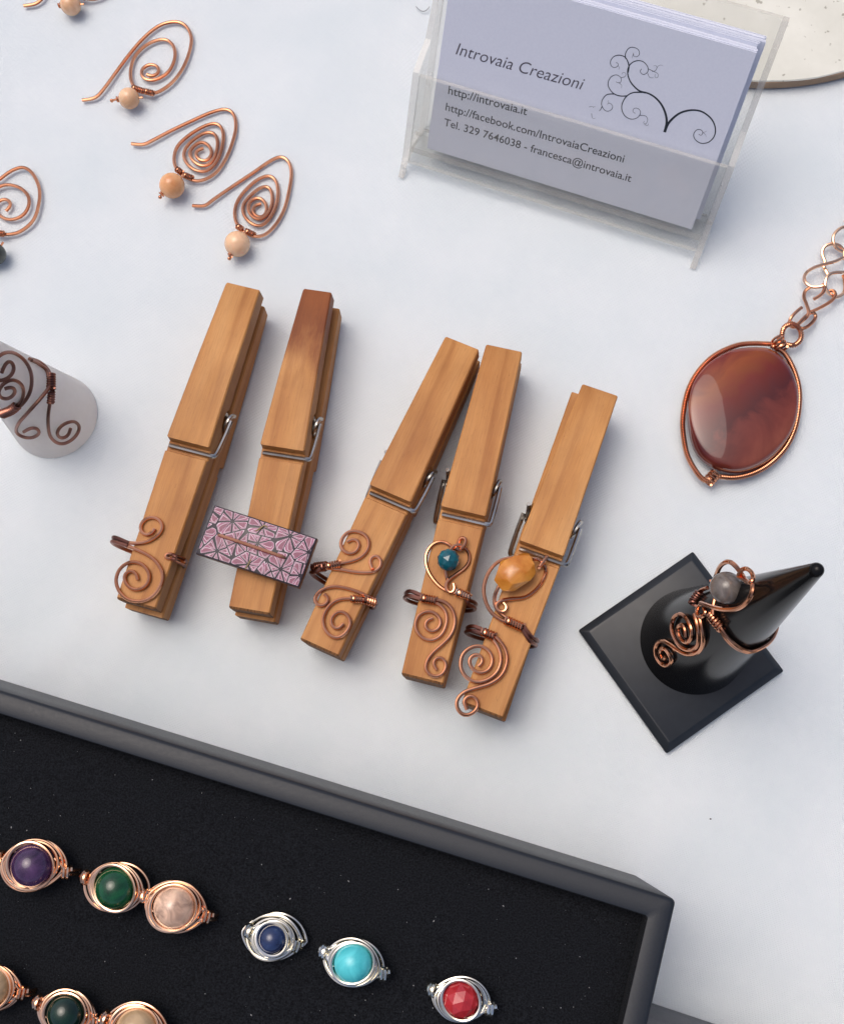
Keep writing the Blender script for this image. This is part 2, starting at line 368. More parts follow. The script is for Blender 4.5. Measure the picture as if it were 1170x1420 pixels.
T.part('bottom_shelf', hbox(MB(), SL+1.95, SR-1.95, -2.2, -.4, -11.3, 1.1, 't'), [ACR, ACR_EDGE], smooth=False)
for s0, s1 in ((SL, SL+1.8), (SR-1.8, SR)):          # side panel: outline in (t, d), standing on the table
    pr = []
    for t_, d_ in ((60.5, -13.2), (60.5, -10.2), (44, -8.6), (31, -5.2), (24.5, 3.2), (-3.5, 3.2)): pr.append((t_, d_))
    ring = [(hl(0, t_, d_)-CA) for t_, d_ in pr]
    fr = hl(0, -3.5, 3.2)-CA; fr2 = fr-YB*4.6; fr2.z = -HB+.05; fr3 = fr2+YB*3.0
    bk = hl(0, -4, -13.2)-CA; bk2 = bk.copy(); bk2.z = -HB+.05; bk3 = bk2-YB*3.0
    md = hl(0, -4.5, -6)-CA
    ring += [fr2, fr3, fr3+V((0, 0, 2.2)), bk3+V((0, 0, 2.2)), bk3, bk2]
    n = len(ring); a = [CA+CX*s0+q for q in ring]; b = [CA+CX*s1+q for q in ring]
    m = MB(); m.add(a+b, [tuple(range(n)), tuple(range(2*n-1, n-1, -1))], 0)
    m.add(a+b, [(k, n+k, n+(k+1) % n, (k+1) % n) for k in range(n)], 1)
    T.part('side_panel', m, [ACR, ACR_EDGE], smooth=False)
TH = .36
for k in range(26):
    js, jt = (0, 0) if k == 0 else (random.uniform(-.5, .5)+(.9 if k > 9 else 0), random.uniform(-.05, .35)+(1.3 if 5 < k < 16 else (.2 if k else 0)))
    m = hbox(MB(), js, js+CW, jt, jt+CH, -(k*(TH+.06))-TH, -(k*(TH+.06)))
    if k == 0:
        card = Thing('business_card', 'printed business card with a scroll tree, frontmost in the acrylic holder', 'card', hl(42, 0, 0), 'business cards in the holder')
        card.part('card_paper', m, CARD, smooth=False)
    else:
        o = m.build('business_card', CARD, None, hl(42, 0, -k*(TH+.06)), smooth=False)
        tag(o, 'blank-edged white business card stacked behind the printed front card', 'card', 'business cards in the holder')
PD = .035
def card_pt(px, py):
    p = on_plane(px, py, CA, CN)-CA; return p.dot(CX), p.dot(CU)
def text_part(name, body, p0, p1, mat, shear=0, sy=1.0, bold=0.0):
    cu = bpy.data.curves.new('txt', 'FONT'); cu.body = body; cu.size = 1; cu.shear = shear; cu.offset = bold; cu.resolution_u = 4
    ob = bpy.data.objects.new('txt', cu); col.objects.link(ob)
    dg = bpy.context.evaluated_depsgraph_get(); me = ob.evaluated_get(dg).to_mesh()
    vs = [v.co.copy() for v in me.vertices]; fs = [tuple(p.vertices) for p in me.polygons]
    bpy.data.objects.remove(ob)
    x0 = min(v.x for v in vs); x1 = max(v.x for v in vs)
    a = card_pt(*p0); b = card_pt(*p1); L = math.hypot(b[0]-a[0], b[1]-a[1]); k = L/(x1-x0); ca, sa = (b[0]-a[0])/L, (b[1]-a[1])/L
    out = []
    for v in vs:
        x, y = (v.x-x0)*k, v.y*k*sy; out.append(hl(a[0]+x*ca-y*sa, a[1]+x*sa+y*ca, PD))
    card.part(name, MB().add(out, fs), mat, smooth=False)
text_part('title_lettering', 'Introvaia Creazioni', (631.5, 74.5), (807.5, 124.5), INK_GREY, .22, 1.02, -.006)
text_part('web_address_lettering', 'http://introvaia.it', (621, 129.5), (730, 159.5), INK, 0, 1, .008)
text_part('page_address_lettering', 'http://facebook.com/IntrovaiaCreazioni', (617.3, 152.2), (864, 225), INK, 0, 1, .008)
text_part('telephone_lettering', 'Tel. 329 7646038 - francesca@introvaia.it', (615, 173.3), (874, 252), INK, 0, 1, .008)
def ribbon(mb, pts, w0, w1):                          # printed line of changing width on the card
    q = [V((*card_pt(800+x/5.571, 40+y/5.571), 0)) for x, y in pts]; q = resample(q, .16, 3); n = len(q); vs = []; fs = []
    for i in range(n):
        t = (q[min(n-1, i+1)]-q[max(0, i-1)]).normalized(); nn = V((-t.y, t.x, 0)); w = (w0+(w1-w0)*(i/(n-1))**.7)/2
        for sgn in (1, -1): p = q[i]+nn*w*sgn; vs.append(hl(p.x, p.y, PD+.004*random.random()))
    return mb.add(vs, [(2*i, 2*i+1, 2*i+3, 2*i+2) for i in range(n-1)])
tree = MB()
for pts, w0, w1 in [
    ([(676, 795), (700, 735), (740, 688), (800, 645), (880, 625), (960, 635), (1030, 685), (1065, 750), (1062, 820), (1020, 870), (960, 882), (912, 852), (900, 812), (920, 780), (950, 775), (972, 795), (958, 820), (938, 810)], .78, .12),
    ([(676, 795), (692, 720), (682, 650), (650, 580), (600, 525), (540, 492), (480, 485)], .80, .38),
    ([(500, 487), (430, 490), (380, 520), (350, 570), (345, 620), (370, 670), (420, 695), (470, 680), (490, 640), (470, 612), (440, 612), (430, 635), (450, 650)], .40, .10),
    ([(485, 665), (525, 668), (545, 695), (532, 730), (512, 722), (520, 710)], .16, .08), ([(520, 735), (545, 745), (550, 730)], .12, .06),
    ([(530, 490), (480, 475), (430, 430), (400, 380), (390, 320), (410, 270), (460, 243), (510, 250), (545, 290), (545, 330), (512, 350), (487, 328), (498, 305)], .50, .12),
    ([(548, 305), (590, 325), (625, 345), (620, 375), (600, 368), (605, 345)], .16, .06), ([(545, 340), (560, 372), (590, 375)], .14, .06), ([(580, 325), (605, 320), (620, 290), (640, 276), (662, 280)], .14, .05), ([(620, 300), (605, 275), (590, 285)], .10, .05),
    ([(392, 335), (400, 280), (375, 220), (330, 200), (285, 210), (258, 245), (265, 285), (298, 295), (320, 270), (300, 255)], .40, .10), ([(315, 280), (330, 300), (320, 310)], .1, .05),
    ([(375, 228), (373, 190), (395, 150), (430, 138), (470, 155), (482, 190), (460, 213), (432, 202), (436, 182)], .26, .10), ([(440, 190), (425, 210), (428, 225)], .1, .05),
    ([(385, 515), (330, 515), (280, 495), (245, 450), (240, 410), (260, 370), (300, 352), (335, 370), (340, 402), (320, 415), (300, 405)], .36, .10),
    ([(340, 372), (370, 366), (376, 340), (355, 332), (345, 345)], .14, .06), ([(320, 412), (345, 432), (342, 452)], .1, .05),
    ([(285, 500), (230, 505), (195, 545), (190, 590), (220, 630), (258, 627), (275, 597), (252, 570), (232, 580)], .30, .10), ([(191, 598), (182, 620), (170, 632)], .2, .14), ([(250, 572), (235, 560), (245, 550)], .1, .05),
    ([(92, 600), (120, 596), (128, 610)], .1, .05), ([(112, 650), (118, 688), (142, 686)], .14, .06), ([(125, 600), (145, 595)], .08, .04),
    ([(965, 800), (985, 795), (1000, 785)], .1, .05), ([(975, 800), (990, 812), (998, 830)], .1, .05)]:
    ribbon(tree, pts, w0, w1)
card.part('scroll_tree_logo', tree, INK, smooth=False)

# ------------------------------------------------------------------ fine thread and crumb on the cloth
tag(MB().wire([U(576.7, 8.4, .2), U(581, 13, .2), U(586.7, 15.6, .2), U(592, 13.3, .2), U(595.5, 8.4, .2)], .12).build('thread', THREAD, None, U(586, 12, 0)), 'short fine grey thread on the cloth left of the card holder', 'thread')
tag(MB().ball(U(985, 1136, .2), .28, 8, 6, sq=(1, .7, .5)).build('crumb', CRUMB, None, U(985, 1136, 0)), 'tiny dark crumb alone on the cloth below the black plate', 'crumb')

# ------------------------------------------------------------------ earrings
def zpts(pts, ox, oy, sc): return [(ox+x/sc, oy+y/sc) for x, y in pts]
def earring(label, pts, bead, br, head, mats, wr=.56, wraps=None):
    b = V((*bead, 0))
    def h(p, i, n):
        d = math.hypot(p[0]-bead[0], p[1]-bead[1]); return .62+1.5*math.exp(-(d/24)**2)+.12*math.sin(i*.9)**2
    n = len(pts); P = [U(p[0], p[1], h(p, i, n)) for i, p in enumerate(pts)]
    bc = U(bead[0], bead[1], br); T = Thing('earring', label, 'earring', (bc.x, bc.y, 0), 'copper spiral earrings')
    T.part('spiral_hook', MB().wire(P, wr, smooth=4), mats[0])
    T.part('bead', MB().ball(bc, br), mats[1])
    hd = U(head[0], head[1], br*.8); dr = (hd-bc); dr.z *= .3; far = bc-dr.normalized()*(br+1.2)
    pin = MB(); pin.wire([far, bc, bc+dr.normalized()*(br+.6), hd], .36); pin.ball(hd, .62, 12, 8)
    q = MB(); tip = bc+dr.normalized()*(br*.92); q.coil([tip, tip+dr.normalized()*.9], .75, .28, .6)
    T.part('head_pin', pin, mats[0]); T.part('wire_cap', q, mats[0])
    w = MB()
    for a, c in wraps or []:
        pa, pc = U(*a, 1.9), U(*c, 1.9); w.coil([pa, pc], .78, .3, .62)
    if wraps: T.part('wire_wrap', w, mats[0])
    return T
E1 = zpts([(158, 405), (210, 395), (245, 360), (300, 285), (360, 205), (420, 140), (480, 98), (540, 87), (580, 105), (600, 150), (592, 210), (563, 280), (520, 335), (470, 370), (430, 378), (395, 368), (365, 345), (353, 300), (365, 240), (400, 195), (450, 165), (500, 160), (530, 190), (532, 240), (507, 290), (460, 320), (420, 322), (398, 300), (405, 275), (435, 260), (465, 270), (465, 295), (440, 307), (420, 300)], 60, 0, 2.925)
earring('copper earring with loose open spiral and pale bead, topmost whole one', E1, (179, 136), 3.35, (155, 139), (COPPER, CORAL), wraps=[((184, 121), (199, 126)), ((201, 126), (213, 129))])
earring('earring cut by the top edge of the picture, showing its peach bead', [(x-81, y-131) for x, y in E1], (98, 6), 3.4, (84, 8), (COPPER, CORAL), wraps=[((103, -10), (118, -4))])
earring('copper earring with tight triple spiral and apricot bead, middle of the diagonal row', zpts([(358, 582), (405, 585), (440, 570), (520, 528), (600, 490), (680, 455), (740, 442), (772, 462), (781, 510), (769, 570), (746, 630), (713, 685), (670, 720), (620, 733), (575, 715), (545, 690), (530, 650), (540, 600), (575, 560), (630, 522), (685, 500), (718, 510), (730, 545), (724, 600), (704, 650), (670, 688), (630, 693), (592, 672), (570, 635), (577, 600), (610, 565), (655, 538), (692, 540), (706, 568), (702, 615), (682, 656), (648, 672), (613, 655), (594, 625), (605, 597), (640, 575), (672, 590), (683, 620), (665, 648), (637, 648), (618, 626), (627, 608), (650, 600)], 60, 0, 2.925),
        (238.5, 257), 3.95, (222, 273), (COPPER, ORANGEQ), wraps=[((245, 234), (253, 240)), ((255, 242), (267, 247))])
earring('copper earring with tight spiral and pale peach bead, nearest the clothespins', zpts([(605, 833), (655, 833), (690, 808), (760, 760), (850, 700), (920, 652), (965, 635), (995, 655), (1006, 700), (997, 770), (976, 850), (942, 910), (900, 950), (860, 958), (820, 943), (790, 915), (776, 870), (785, 820), (820, 770), (870, 727), (915, 712), (943, 732), (952, 780), (942, 838), (915, 888), (880, 915), (842, 903), (814, 870), (811, 830), (840, 792), (878, 762), (912, 757), (928, 788), (924, 838), (902, 876), (868, 888), (838, 865), (831, 832), (850, 807), (880, 803), (902, 825), (905, 858), (886, 880), (860, 872), (849, 850), (860, 832), (884, 825)], 60, 0, 2.925),
        (329, 338), 3.95, (318, 358), (COPPER, CORAL), wraps=[((329, 313), (336, 318)), ((341, 320), (353, 326))])
earring('copper spiral earring cut by the left edge, with a dark grey bead', zpts([(-110, 270), (-60, 205), (-30, 172), (0, 148), (50, 112), (100, 98), (140, 125), (168, 190), (165, 260), (140, 328), (80, 376), (15, 385), (-25, 372), (-52, 330), (-52, 250), (-20, 192), (30, 172), (85, 185), (120, 220), (122, 265), (95, 305), (45, 322), (0, 305), (-20, 270), (0, 240), (32, 236), (45, 260), (25, 285)], 0, 200, 3.088),
        (-7, 352), 3.4, (-18, 370), (COPPER, DARKBEAD), wraps=[((-8, 322), (6, 324))])

# ------------------------------------------------------------------ agate pendant necklace
zp = lambda x, y, h: U(900+x/3.548, 300+y/3.548, h)
T = Thing('pendant_necklace', 'oval red-brown agate pendant in a copper frame on a link chain', 'necklace', zp(465, 945, 0))
out = [(200, 890), (228, 805), (300, 720), (400, 666), (500, 650), (600, 662), (676, 728), (718, 815), (730, 900), (716, 1000), (676, 1085), (600, 1162), (510, 1218), (420, 1235), (330, 1205), (262, 1145), (216, 1060), (196, 970)]
low = [(192, 890), (224, 800), (300, 714), (400, 660), (500, 645), (600, 656), (680, 722), (722, 812), (735, 900), (722, 1005), (682, 1100), (605, 1195), (510, 1250), (415, 1268), (320, 1245), (245, 1190), (205, 1110), (188, 990)]
def even(pts, n=84):
    p = resample(pts, .3, 2, True); return [p[int(i*len(p)/n)] for i in range(n)]
ol = even([zp(x, y, 5.2) for x, y in out]); gl0 = even([zp(x, y, 2.4) for x, y in low])
cc = sum(ol, V((0, 0, 0)))/len(ol); cg = sum(gl0, V((0, 0, 0)))/len(gl0)
ring_at = lambda src, c, s, z: [V((c.x+(p.x-c.x)*s, c.y+(p.y-c.y)*s, z)) for p in src]
stn = [ring_at(gl0, cg, .84, .6), ring_at(gl0, cg, .96, 1.2), ring_at(gl0, cg, 1.0, 2.2), ring_at(gl0, cg, .995, 3.0)]
stn.append([V(((a.x+b.x)/2, (a.y+b.y)/2, 4.4)) for a, b in zip(gl0, ol)])
stn += [ring_at(ol, cc, s_, z_) for s_, z_ in ((1.0, 5.2), (.975, 5.42), (.93, 5.6), (.84, 5.85), (.7, 6.15), (.52, 6.4), (.34, 6.55), (.17, 6.62), (.05, 6.64))]
T.part('agate_stone', MB().loops(stn), AGATE, sharp=180)
fl = [(655, 632), (600, 628), (500, 625), (420, 638), (320, 685), (240, 765), (190, 860), (167, 970), (166, 1060), (186, 1170), (228, 1250), (268, 1296), (318, 1306)]
frr = [(600, 636), (665, 672), (712, 755), (737, 850), (735, 950), (714, 1050), (670, 1138), (600, 1212), (520, 1260), (430, 1284), (350, 1280), (300, 1268)]
for q in (fl, frr):
    P = [zp(x, y, 2.6) for x, y in q]; w = MB(); w.wire(P, .5)
    f_ = T.part('frame_wire', w, COPPER); c_ = MB(); c_.coil(P, .62, .24, .5, seg=5, per=9); T.part('wrapping_wire', c_, COPPER, parent=f_)
w = MB(); w.coil([zp(285, 1310, 2.8), zp(330, 1262, 3.0)], 1.55, .36, .9); T.part('bottom_coil', w, COPPER)
w = MB(); w.coil([zp(655, 655, 3.2), zp(625, 596, 3.0)], 1.7, .4, .95); T.part('neck_coil', w, COPPER)
bl_ = [zp(x, y, h) for x, y, h in ((652, 592, 2.2), (662, 548, 3.0), (700, 528, 3.6), (742, 556, 3.2), (745, 604, 2.6), (712, 634, 2.2), (674, 628, 2.0))]
f_ = T.part('bail_loop', MB().wire(bl_, .5), COPPER); c_ = MB(); c_.coil(bl_, .62, .24, .5, seg=5, per=9); T.part('wrapping_wire', c_, COPPER, parent=f_)
zc = lambda x, y, h: U(1070+x/7.89, 300+y/7.89, h)
links = [
    [(325, 995, 2.2), (260, 1050, 2.6), (205, 1115, 2.6), (190, 1180, 1.6), (240, 1215, .8), (310, 1160, 1.8), (385, 1095, 2.8), (405, 1050, 3.2), (380, 960, 2.4), (350, 880, 1.4), (365, 810, 1.2), (420, 775, 1.8)],
    [(270, 1195, 3.4), (330, 1130, 3.2), (400, 1065, 2.4), (460, 1050, 1.6), (482, 1095, 1.2), (450, 1150, 1.6), (390, 1205, 2.4), (320, 1232, 2.6), (285, 1220, 2.2)],
    [(405, 1048, 1.2), (470, 1025, 1.6), (570, 975, 2.2), (660, 915, 2.8), (700, 850, 2.8), (660, 805, 2.2), (620, 812, 1.8), (635, 850, 1.6)],
    [(455, 905, 2.6), (510, 875, 2.8), (560, 830, 3.0), (580, 770, 2.6), (560, 735, 2.2)],
    [(780, 445, 2.4), (700, 488, 2.8), (600, 515, 3.0), (480, 550, 3.0), (390, 600, 2.6), (350, 665, 1.8), (370, 730, 1.4), (430, 772, 1.6), (510, 772, 2.0), (562, 758, 2.4)],
    [(620, 650, .9), (580, 575, .8), (560, 540, .8), (585, 500, .9), (552, 420, 1.0), (562, 345, 1.3), (620, 305, 1.7), (690, 298, 1.9), (750, 325, 1.7), (795, 390, 1.4), (790, 470, 1.2)],
    [(900, 605, 2.2), (800, 610, 2.4), (690, 612, 2.6), (620, 640, 2.8), (588, 700, 2.8), (585, 780, 2.4), (620, 835, 2.0), (680, 880, 1.6), (740, 872, 1.4), (790, 830, 1.2), (800, 740, 1.0), (780, 640, 1.0)],
    [(940, 250, 1.6), (900, 150, 2.2), (800, 112, 2.6), (720, 150, 2.8), (668, 225, 2.8), (680, 310, 2.4), (745, 370, 1.6), (840, 385, 1.0), (915, 345, 1.0)],
    [(800, 60, 1.2), (860, -20, 1.8), (960, -40, 2.0), (1020, 40, 1.8), (990, 140, 1.2), (900, 170, 1.0)]]
for i, l in enumerate(links): T.part('chain_link', MB().wire([zc(*p) for p in l], .52), COPPER if i < 4 else COPPER_BRIGHT)

# ------------------------------------------------------------------ clothespins
HD = [2.2]
def pin_w(x): return 12.7-HD[0]*max(0, (x-46)/50)**1.1-1.25*max(0, (46-x)/46)
PROF_OUT = [(0, 6.0), (.6, 6.45), (20, 6.6), (43.2, 6.9), (43.6, 5.7), (46.4, 5.7), (46.7, 8.8), (48.5, 9.0), (70, 8.4), (94.8, 7.5), (96, 7.0)]
PROF_IN = [(96, 1.5), (75, 1.1), (62, .8)] + [(57+3.4*math.cos(math.radians(a)), .2+3.4*math.sin(math.radians(a))) for a in (15, 50, 90, 130, 165)] + [(52.5, .05), (24, .05), (20, .9), (15, .9), (11, .05), (0, .05)]
def leg_mesh(sgn, wob):
    poly = PROF_OUT+PROF_IN; n = len(poly); m = MB(); B = .55
    def loop(ins, y):                                # rounded arris: outline slightly inset at both side faces
        cx = [p for p in poly]; r = []
        for i, (x, z) in enumerate(cx):
            a = cx[i-1]; b = cx[(i+1) % n]; t = V((b[0]-a[0], b[1]-a[1], 0)).normalized(); nn = V((t.y, -t.x, 0))
            r.append(V((x-(-nn.x)*-ins*0 + nn.x*ins, y*pin_w(x)/2, sgn*(z+nn.y*ins))))
        return r
    def yl(ins, k, dy):
        l = loop(ins, k)
        return [V((p.x, p.y+dy+wob*math.sin(p.x*.07), p.z)) for p in l]
    L = [yl(.35, -1, 0), yl(0, -1, .35), yl(0, 1, -.35), yl(.35, 1, 0)]
    if sgn < 0: L = L[::-1]
    vs = [p for l in L for p in l]; fs = []; ms = []
    for i in range(3):
        for k in range(n):
            fs.append((i*n+k, i*n+(k+1) % n, (i+1)*n+(k+1) % n, (i+1)*n+k))
            ms.append(1 if k in (len(PROF_OUT)-1, n-1) or (k == 0) else 0)
    fs.append(tuple(range(n-1, -1, -1))); ms.append(0); fs.append(tuple(3*n+k for k in range(n))); ms.append(0)
    m.v = vs; m.f = fs; m.m = ms; return m
PINS = [((337, 396), (188, 838), 'leftmost clothespin, honey wood, holding the plain double-spiral copper ring', (.7, .0), WOOD, 1.3),
        ((440, 402), (345, 848), 'clothespin with a dark red-brown stained handle, holding the pink patterned ring', (.5, 1.5), WOOD_STAIN, 1.0),
        ((641, 475), (442, 899), 'clothespin holding the copper ring with paired spirals, its handle touching its neighbour', (.2, .2), WOOD, 0),
        ((699, 482), (585, 943), 'clothespin holding the copper heart ring with teal bead', (.2, .1), WOOD, 0),
        ((832, 540), (668, 986), 'rightmost clothespin with diagonal grain, holding the amber stone ring', (1.0, -2.4), WOOD, 0)]
PINF = []
from mathutils import Quaternion
def build_pin(hp, jp, label, bot, wood, dx=0):
    HD[0] = 4.2 if wood is WOOD_STAIN else 2.2
    a = U(jp[0], jp[1], 15.4); b = U(hp[0], hp[1], 16.4); a.z = b.z = 0
    ex = (b-a).normalized(); ey = V((-ex.y, ex.x, 0)); L = (b-a).length; k = L/96.0
    F = lambda x, y, z: a+ex*x*k+ey*y+V((0, 0, 9.02+z))
    PINF.append((a, ex, ey, k))
    T = Thing('clothespin', label, 'clothespin', a, 'wooden clothespins holding rings')
    T.e.rotation_euler = (0, 0, math.atan2(ex.y, ex.x))
    def local(m, dy0=0, dy1=0, dx=0):
        for p in m.v: p.x = p.x*k+dx; p.z += 9.02; p.y += dy0+(dy1-dy0)*p.x/96
        return m
    def put(name, m, mats, parent=None, sharp=40):
        me = m.build(name, mats, parent if parent is not None else T.e, V((0, 0, 0)), True, sharp); return me
    w2 = random.uniform(-.15, .15)
    put('wooden_leg', local(leg_mesh(1, w2)), [wood, WOOD_END], sharp=25)
    put('wooden_leg', local(leg_mesh(-1, -w2), -bot[0], -bot[1], -dx), [WOOD, WOOD_END], sharp=25)
    sp = MB(); hw = pin_w(57)/2
    hel = []
    turns = 6
    for i in range(turns*14+1):
        t = i/(turns*14); an = 2*math.pi*turns*t
        hel.append(V((57+2.45*math.cos(an), -(hw+1.5)+(2*hw+3.2)*t, 2.45*math.sin(an))))
    yr, yl_ = -(pin_w(45)/2+1.5), pin_w(45)/2+1.9
    top = [V((45.0, yl_-2.6, 6.55)), V((45.0, 0, 6.6)), V((45.0, yr+.9, 6.6)), V((45.2, yr+.15, 6.3)), V((46.5, yr-.1, 5.6)), V((52, yr-.2, 3.9)), V((57, yr-.1, 2.5))]
    bot_ = [V((57, yl_+.1, -2.5)), V((52, yl_+.2, -3.9)), V((46.5, yl_+.1, -5.6)), V((45.2, yl_-.1, -6.3)), V((45, yl_-.9, -6.6)), V((45, 0, -6.6)), V((45, yr+2.6, -6.55))]
    sp.wire(top, .66, smooth=2); sp.tube(hel, .64, 8); sp.wire(bot_, .66, smooth=2)
    put('spring', local(sp), STEEL)
    return T
for hp, jp, lab, bot, wood, dx_ in PINS: build_pin(hp, jp, lab, bot, wood, dx_)

# ------------------------------------------------------------------ copper rings held on the clothespins
def ring_thing(label, origin, group): return Thing('wire_ring', label, 'ring', origin, group)
def wires(T, name, specs, mat, ox, oy, sc, h, r=.5):
    for sp in specs:
        n = len(sp); P = []
        for i, p in enumerate(sp):
            hh = p[2] if len(p) > 2 else h
            P.append(U(ox+p[0]/sc, oy+p[1]/sc, hh))
        T.part(name, MB().wire(P, r), mat)
def band(T, pin, J1, Lx, Rx, J2, mat, sep=.62, r=.55, zl=9.0, n=2):
    a, ex, ey, k = PINF[pin]
    for i in range(n):
        o = ex*((i-(n-1)/2)*2*sep)
        pl = U(*Lx, zl); pr = U(*Rx, zl); c = (pl+pr)/2
        dn = lambda p, f, z: V((c.x+(p.x-c.x)*f, c.y+(p.y-c.y)*f, z))
        P = [U(*J1, 16.7)+o*.7, dn(pl, .80, 16.0)+o, dn(pl, .95, 13.2)+o, pl+o, dn(pl, .86, 4.6)+o, dn(pl, .5, 1.5)+o, dn(pl, 0, .75)+o, dn(pr, .5, 1.5)+o, dn(pr, .86, 4.6)+o, pr+o, dn(pr, .95, 13.2)+o, dn(pr, .80, 16.0)+o, U(*J2, 16.7)+o*.7]
        T.part('ring_band', MB().wire(P, r, smooth=5), mat)
HW = 16.35
def zw(ox, oy, sc): return lambda x, y: (ox+x/sc, oy+y/sc)
# 1 plain double spiral
q = zw(140, 680, 7.3125); a = U(200, 765, 0)
T = ring_thing('plain copper ring ending in two open spirals, on the leftmost clothespin', a, 'wire rings held on clothespins')
wires(T, 'spiral', [[(270, 528, 16.3), (330, 535), (410, 532), (500, 505), (580, 450), (620, 380), (600, 310), (540, 275), (470, 282), (412, 330), (400, 390), (430, 440), (475, 450), (522, 425), (545, 388)],
    [(262, 566, 16.3), (300, 577), (400, 617), (500, 672), (580, 750), (624, 850), (610, 950), (550, 1050), (460, 1112), (360, 1126), (260, 1100), (182, 1020), (152, 910), (190, 800), (270, 737), (350, 726), (430, 760), (485, 840), (482, 920), (430, 985), (350, 1007), (280, 977), (237, 900), (252, 840), (310, 815), (358, 850), (372, 910)]], COPPER, 140, 680, 7.3125, HW, .52)
band(T, 0, q(275, 548), q(150, 530), q(850, 740), q(760, 690), COPPER_DARK)
wires(T, 'end_loop', [[(850, 700, 13.5), (760, 665, 15.6), (690, 640), (652, 660), (665, 690), (740, 695, 15.8), (800, 715, 14.8), (845, 735, 13)]], COPPER, 140, 680, 7.3125, 16.2, .5)
# 3 paired spirals
q = zw(410, 720, 7.1); a = U(475, 815, 0)
T = ring_thing('copper ring with paired spirals and side coils beside the pink patterned ring', a, 'wire rings held on clothespins')
wires(T, 'spiral', [[(300, 455), (380, 440), (450, 432), (540, 415), (640, 375), (708, 300), (720, 220), (682, 155), (600, 119), (520, 126), (462, 180), (442, 250), (470, 310), (530, 338), (592, 318), (625, 260), (608, 212), (560, 196), (505, 222)],
    [(300, 475), (360, 486), (450, 496), (560, 516), (680, 525), (770, 515), (830, 470), (836, 400), (790, 360), (742, 380), (732, 430), (755, 492, 16.9)],
    [(740, 780), (680, 748), (600, 711), (480, 676), (370, 663), (270, 690), (207, 740), (187, 800), (220, 845), (270, 850), (314, 815), (318, 770), (280, 738)],
    [(720, 800), (620, 788), (540, 782), (450, 786), (370, 817), (302, 890), (267, 990), (290, 1090), (350, 1152), (420, 1165), (490, 1120), (538, 1035), (520, 960), (470, 917), (420, 913), (367, 950), (347, 1010), (372, 1065), (422, 1075), (470, 1027)]], COPPER, 410, 720, 7.1, HW, .52)
w = MB(); w.coil([U(*q(300, 465), 16.9), U(*q(440, 436), 16.9)], .85, .33, .66); T.part('wire_coil', w, COPPER)
w = MB(); w.coil([U(*q(545, 782), 16.9), U(*q(660, 792), 16.9)], .85, .33, .66); T.part('wire_coil', w, COPPER)
w = MB(); w.coil([U(*q(175, 478), 14.2), U(*q(300, 462), 16.2)], 1.15, .36, .7); T.part('wire_coil', w, COPPER_DARK)
w = MB(); w.coil([U(*q(670, 785), 16.2), U(*q(775, 820), 14.6)], 1.2, .36, .7); T.part('wire_coil', w, COPPER)
band(T, 2, q(250, 470), q(168, 520), q(785, 850), q(720, 800), COPPER_DARK)
# 4 heart with teal bead
q = zw(540, 730, 6.17); a = U(605, 840, 0)
T = ring_thing('copper heart ring with teal faceted bead and long curled tail', a, 'wire rings held on clothespins')
wires(T, 'heart_wire', [[(585, 185, 17.6), (540, 188, 17.2), (500, 150), (430, 131), (362, 160), (317, 230), (311, 310), (335, 390), (380, 460), (430, 513), (490, 550), (560, 570), (640, 585)],
    [(600, 190, 17.6), (640, 180, 17.2), (678, 228), (680, 300), (640, 360), (570, 410), (512, 450, 16.9), (482, 500, 16.9), (492, 552, 16.9), (530, 570, 17), (556, 532, 17), (545, 488, 17)],
    [(480, 290, 18.5), (478, 385, 17.2), (488, 430, 16.9), (496, 460, 16.5)],
    [(520, 200, 18.0), (545, 170, 17.8), (590, 155, 17.8), (625, 172, 17.4), (620, 200, 17.4), (590, 200, 17.6), (560, 180, 18.2)],
    [(590, 150, 16.6), (592, 118, 16.9), (625, 92, 17.4), (655, 112, 17.8), (640, 165, 18.0), (610, 195, 18.2)]], COPPER, 540, 730, 6.17, HW, .5)
wires(T, 'spiral', [[(280, 600), (340, 612), (400, 626), (470, 646), (530, 700), (560, 780), (552, 870), (510, 950), (440, 1020), (370, 1082), (322, 1150), (311, 1220), (350, 1273), (410, 1284), (465, 1248), (485, 1180), (455, 1132), (412, 1122), (375, 1165), (405, 1230)],
    [(280, 630), (340, 640), (390, 652), (442, 682), (485, 742), (488, 830), (450, 920), (380, 970), (300, 963), (242, 910), (221, 840), (250, 762), (320, 727), (388, 742), (436, 800), (428, 860), (380, 897), (328, 887), (306, 845), (325, 803), (372, 785)]], COPPER, 540, 730, 6.17, HW, .5)
bc = U(*q(503, 288), 18.6)
import bmesh
def faceted(c, r, sub=2, squash=.95, rot=.3):
    bm = bmesh.new(); bmesh.ops.create_icosphere(bm, subdivisions=sub, radius=r); m = MB(); R = Matrix.Rotation(rot, 3, 'X')
    m.add([c+R @ V((v.co.x, v.co.y, v.co.z*squash)) for v in bm.verts], [tuple(v.index for v in f.verts) for f in bm.faces]); bm.free(); return m
T.part('teal_bead', faceted(bc, 3.1), TEAL, smooth=False)
w = MB(); w.coil([U(*q(572, 560), 16.9), U(*q(690, 606), 16.9)], .98, .34, .68); T.part('wire_coil', w, COPPER_BRIGHT)
w = MB(); w.coil([U(*q(270, 612), 16.9), U(*q(402, 638), 16.9)], 1.0, .34, .7); T.part('wire_coil', w, COPPER)
band(T, 3, q(290, 612), q(137, 600), q(735, 690), q(670, 600), COPPER_DARK)
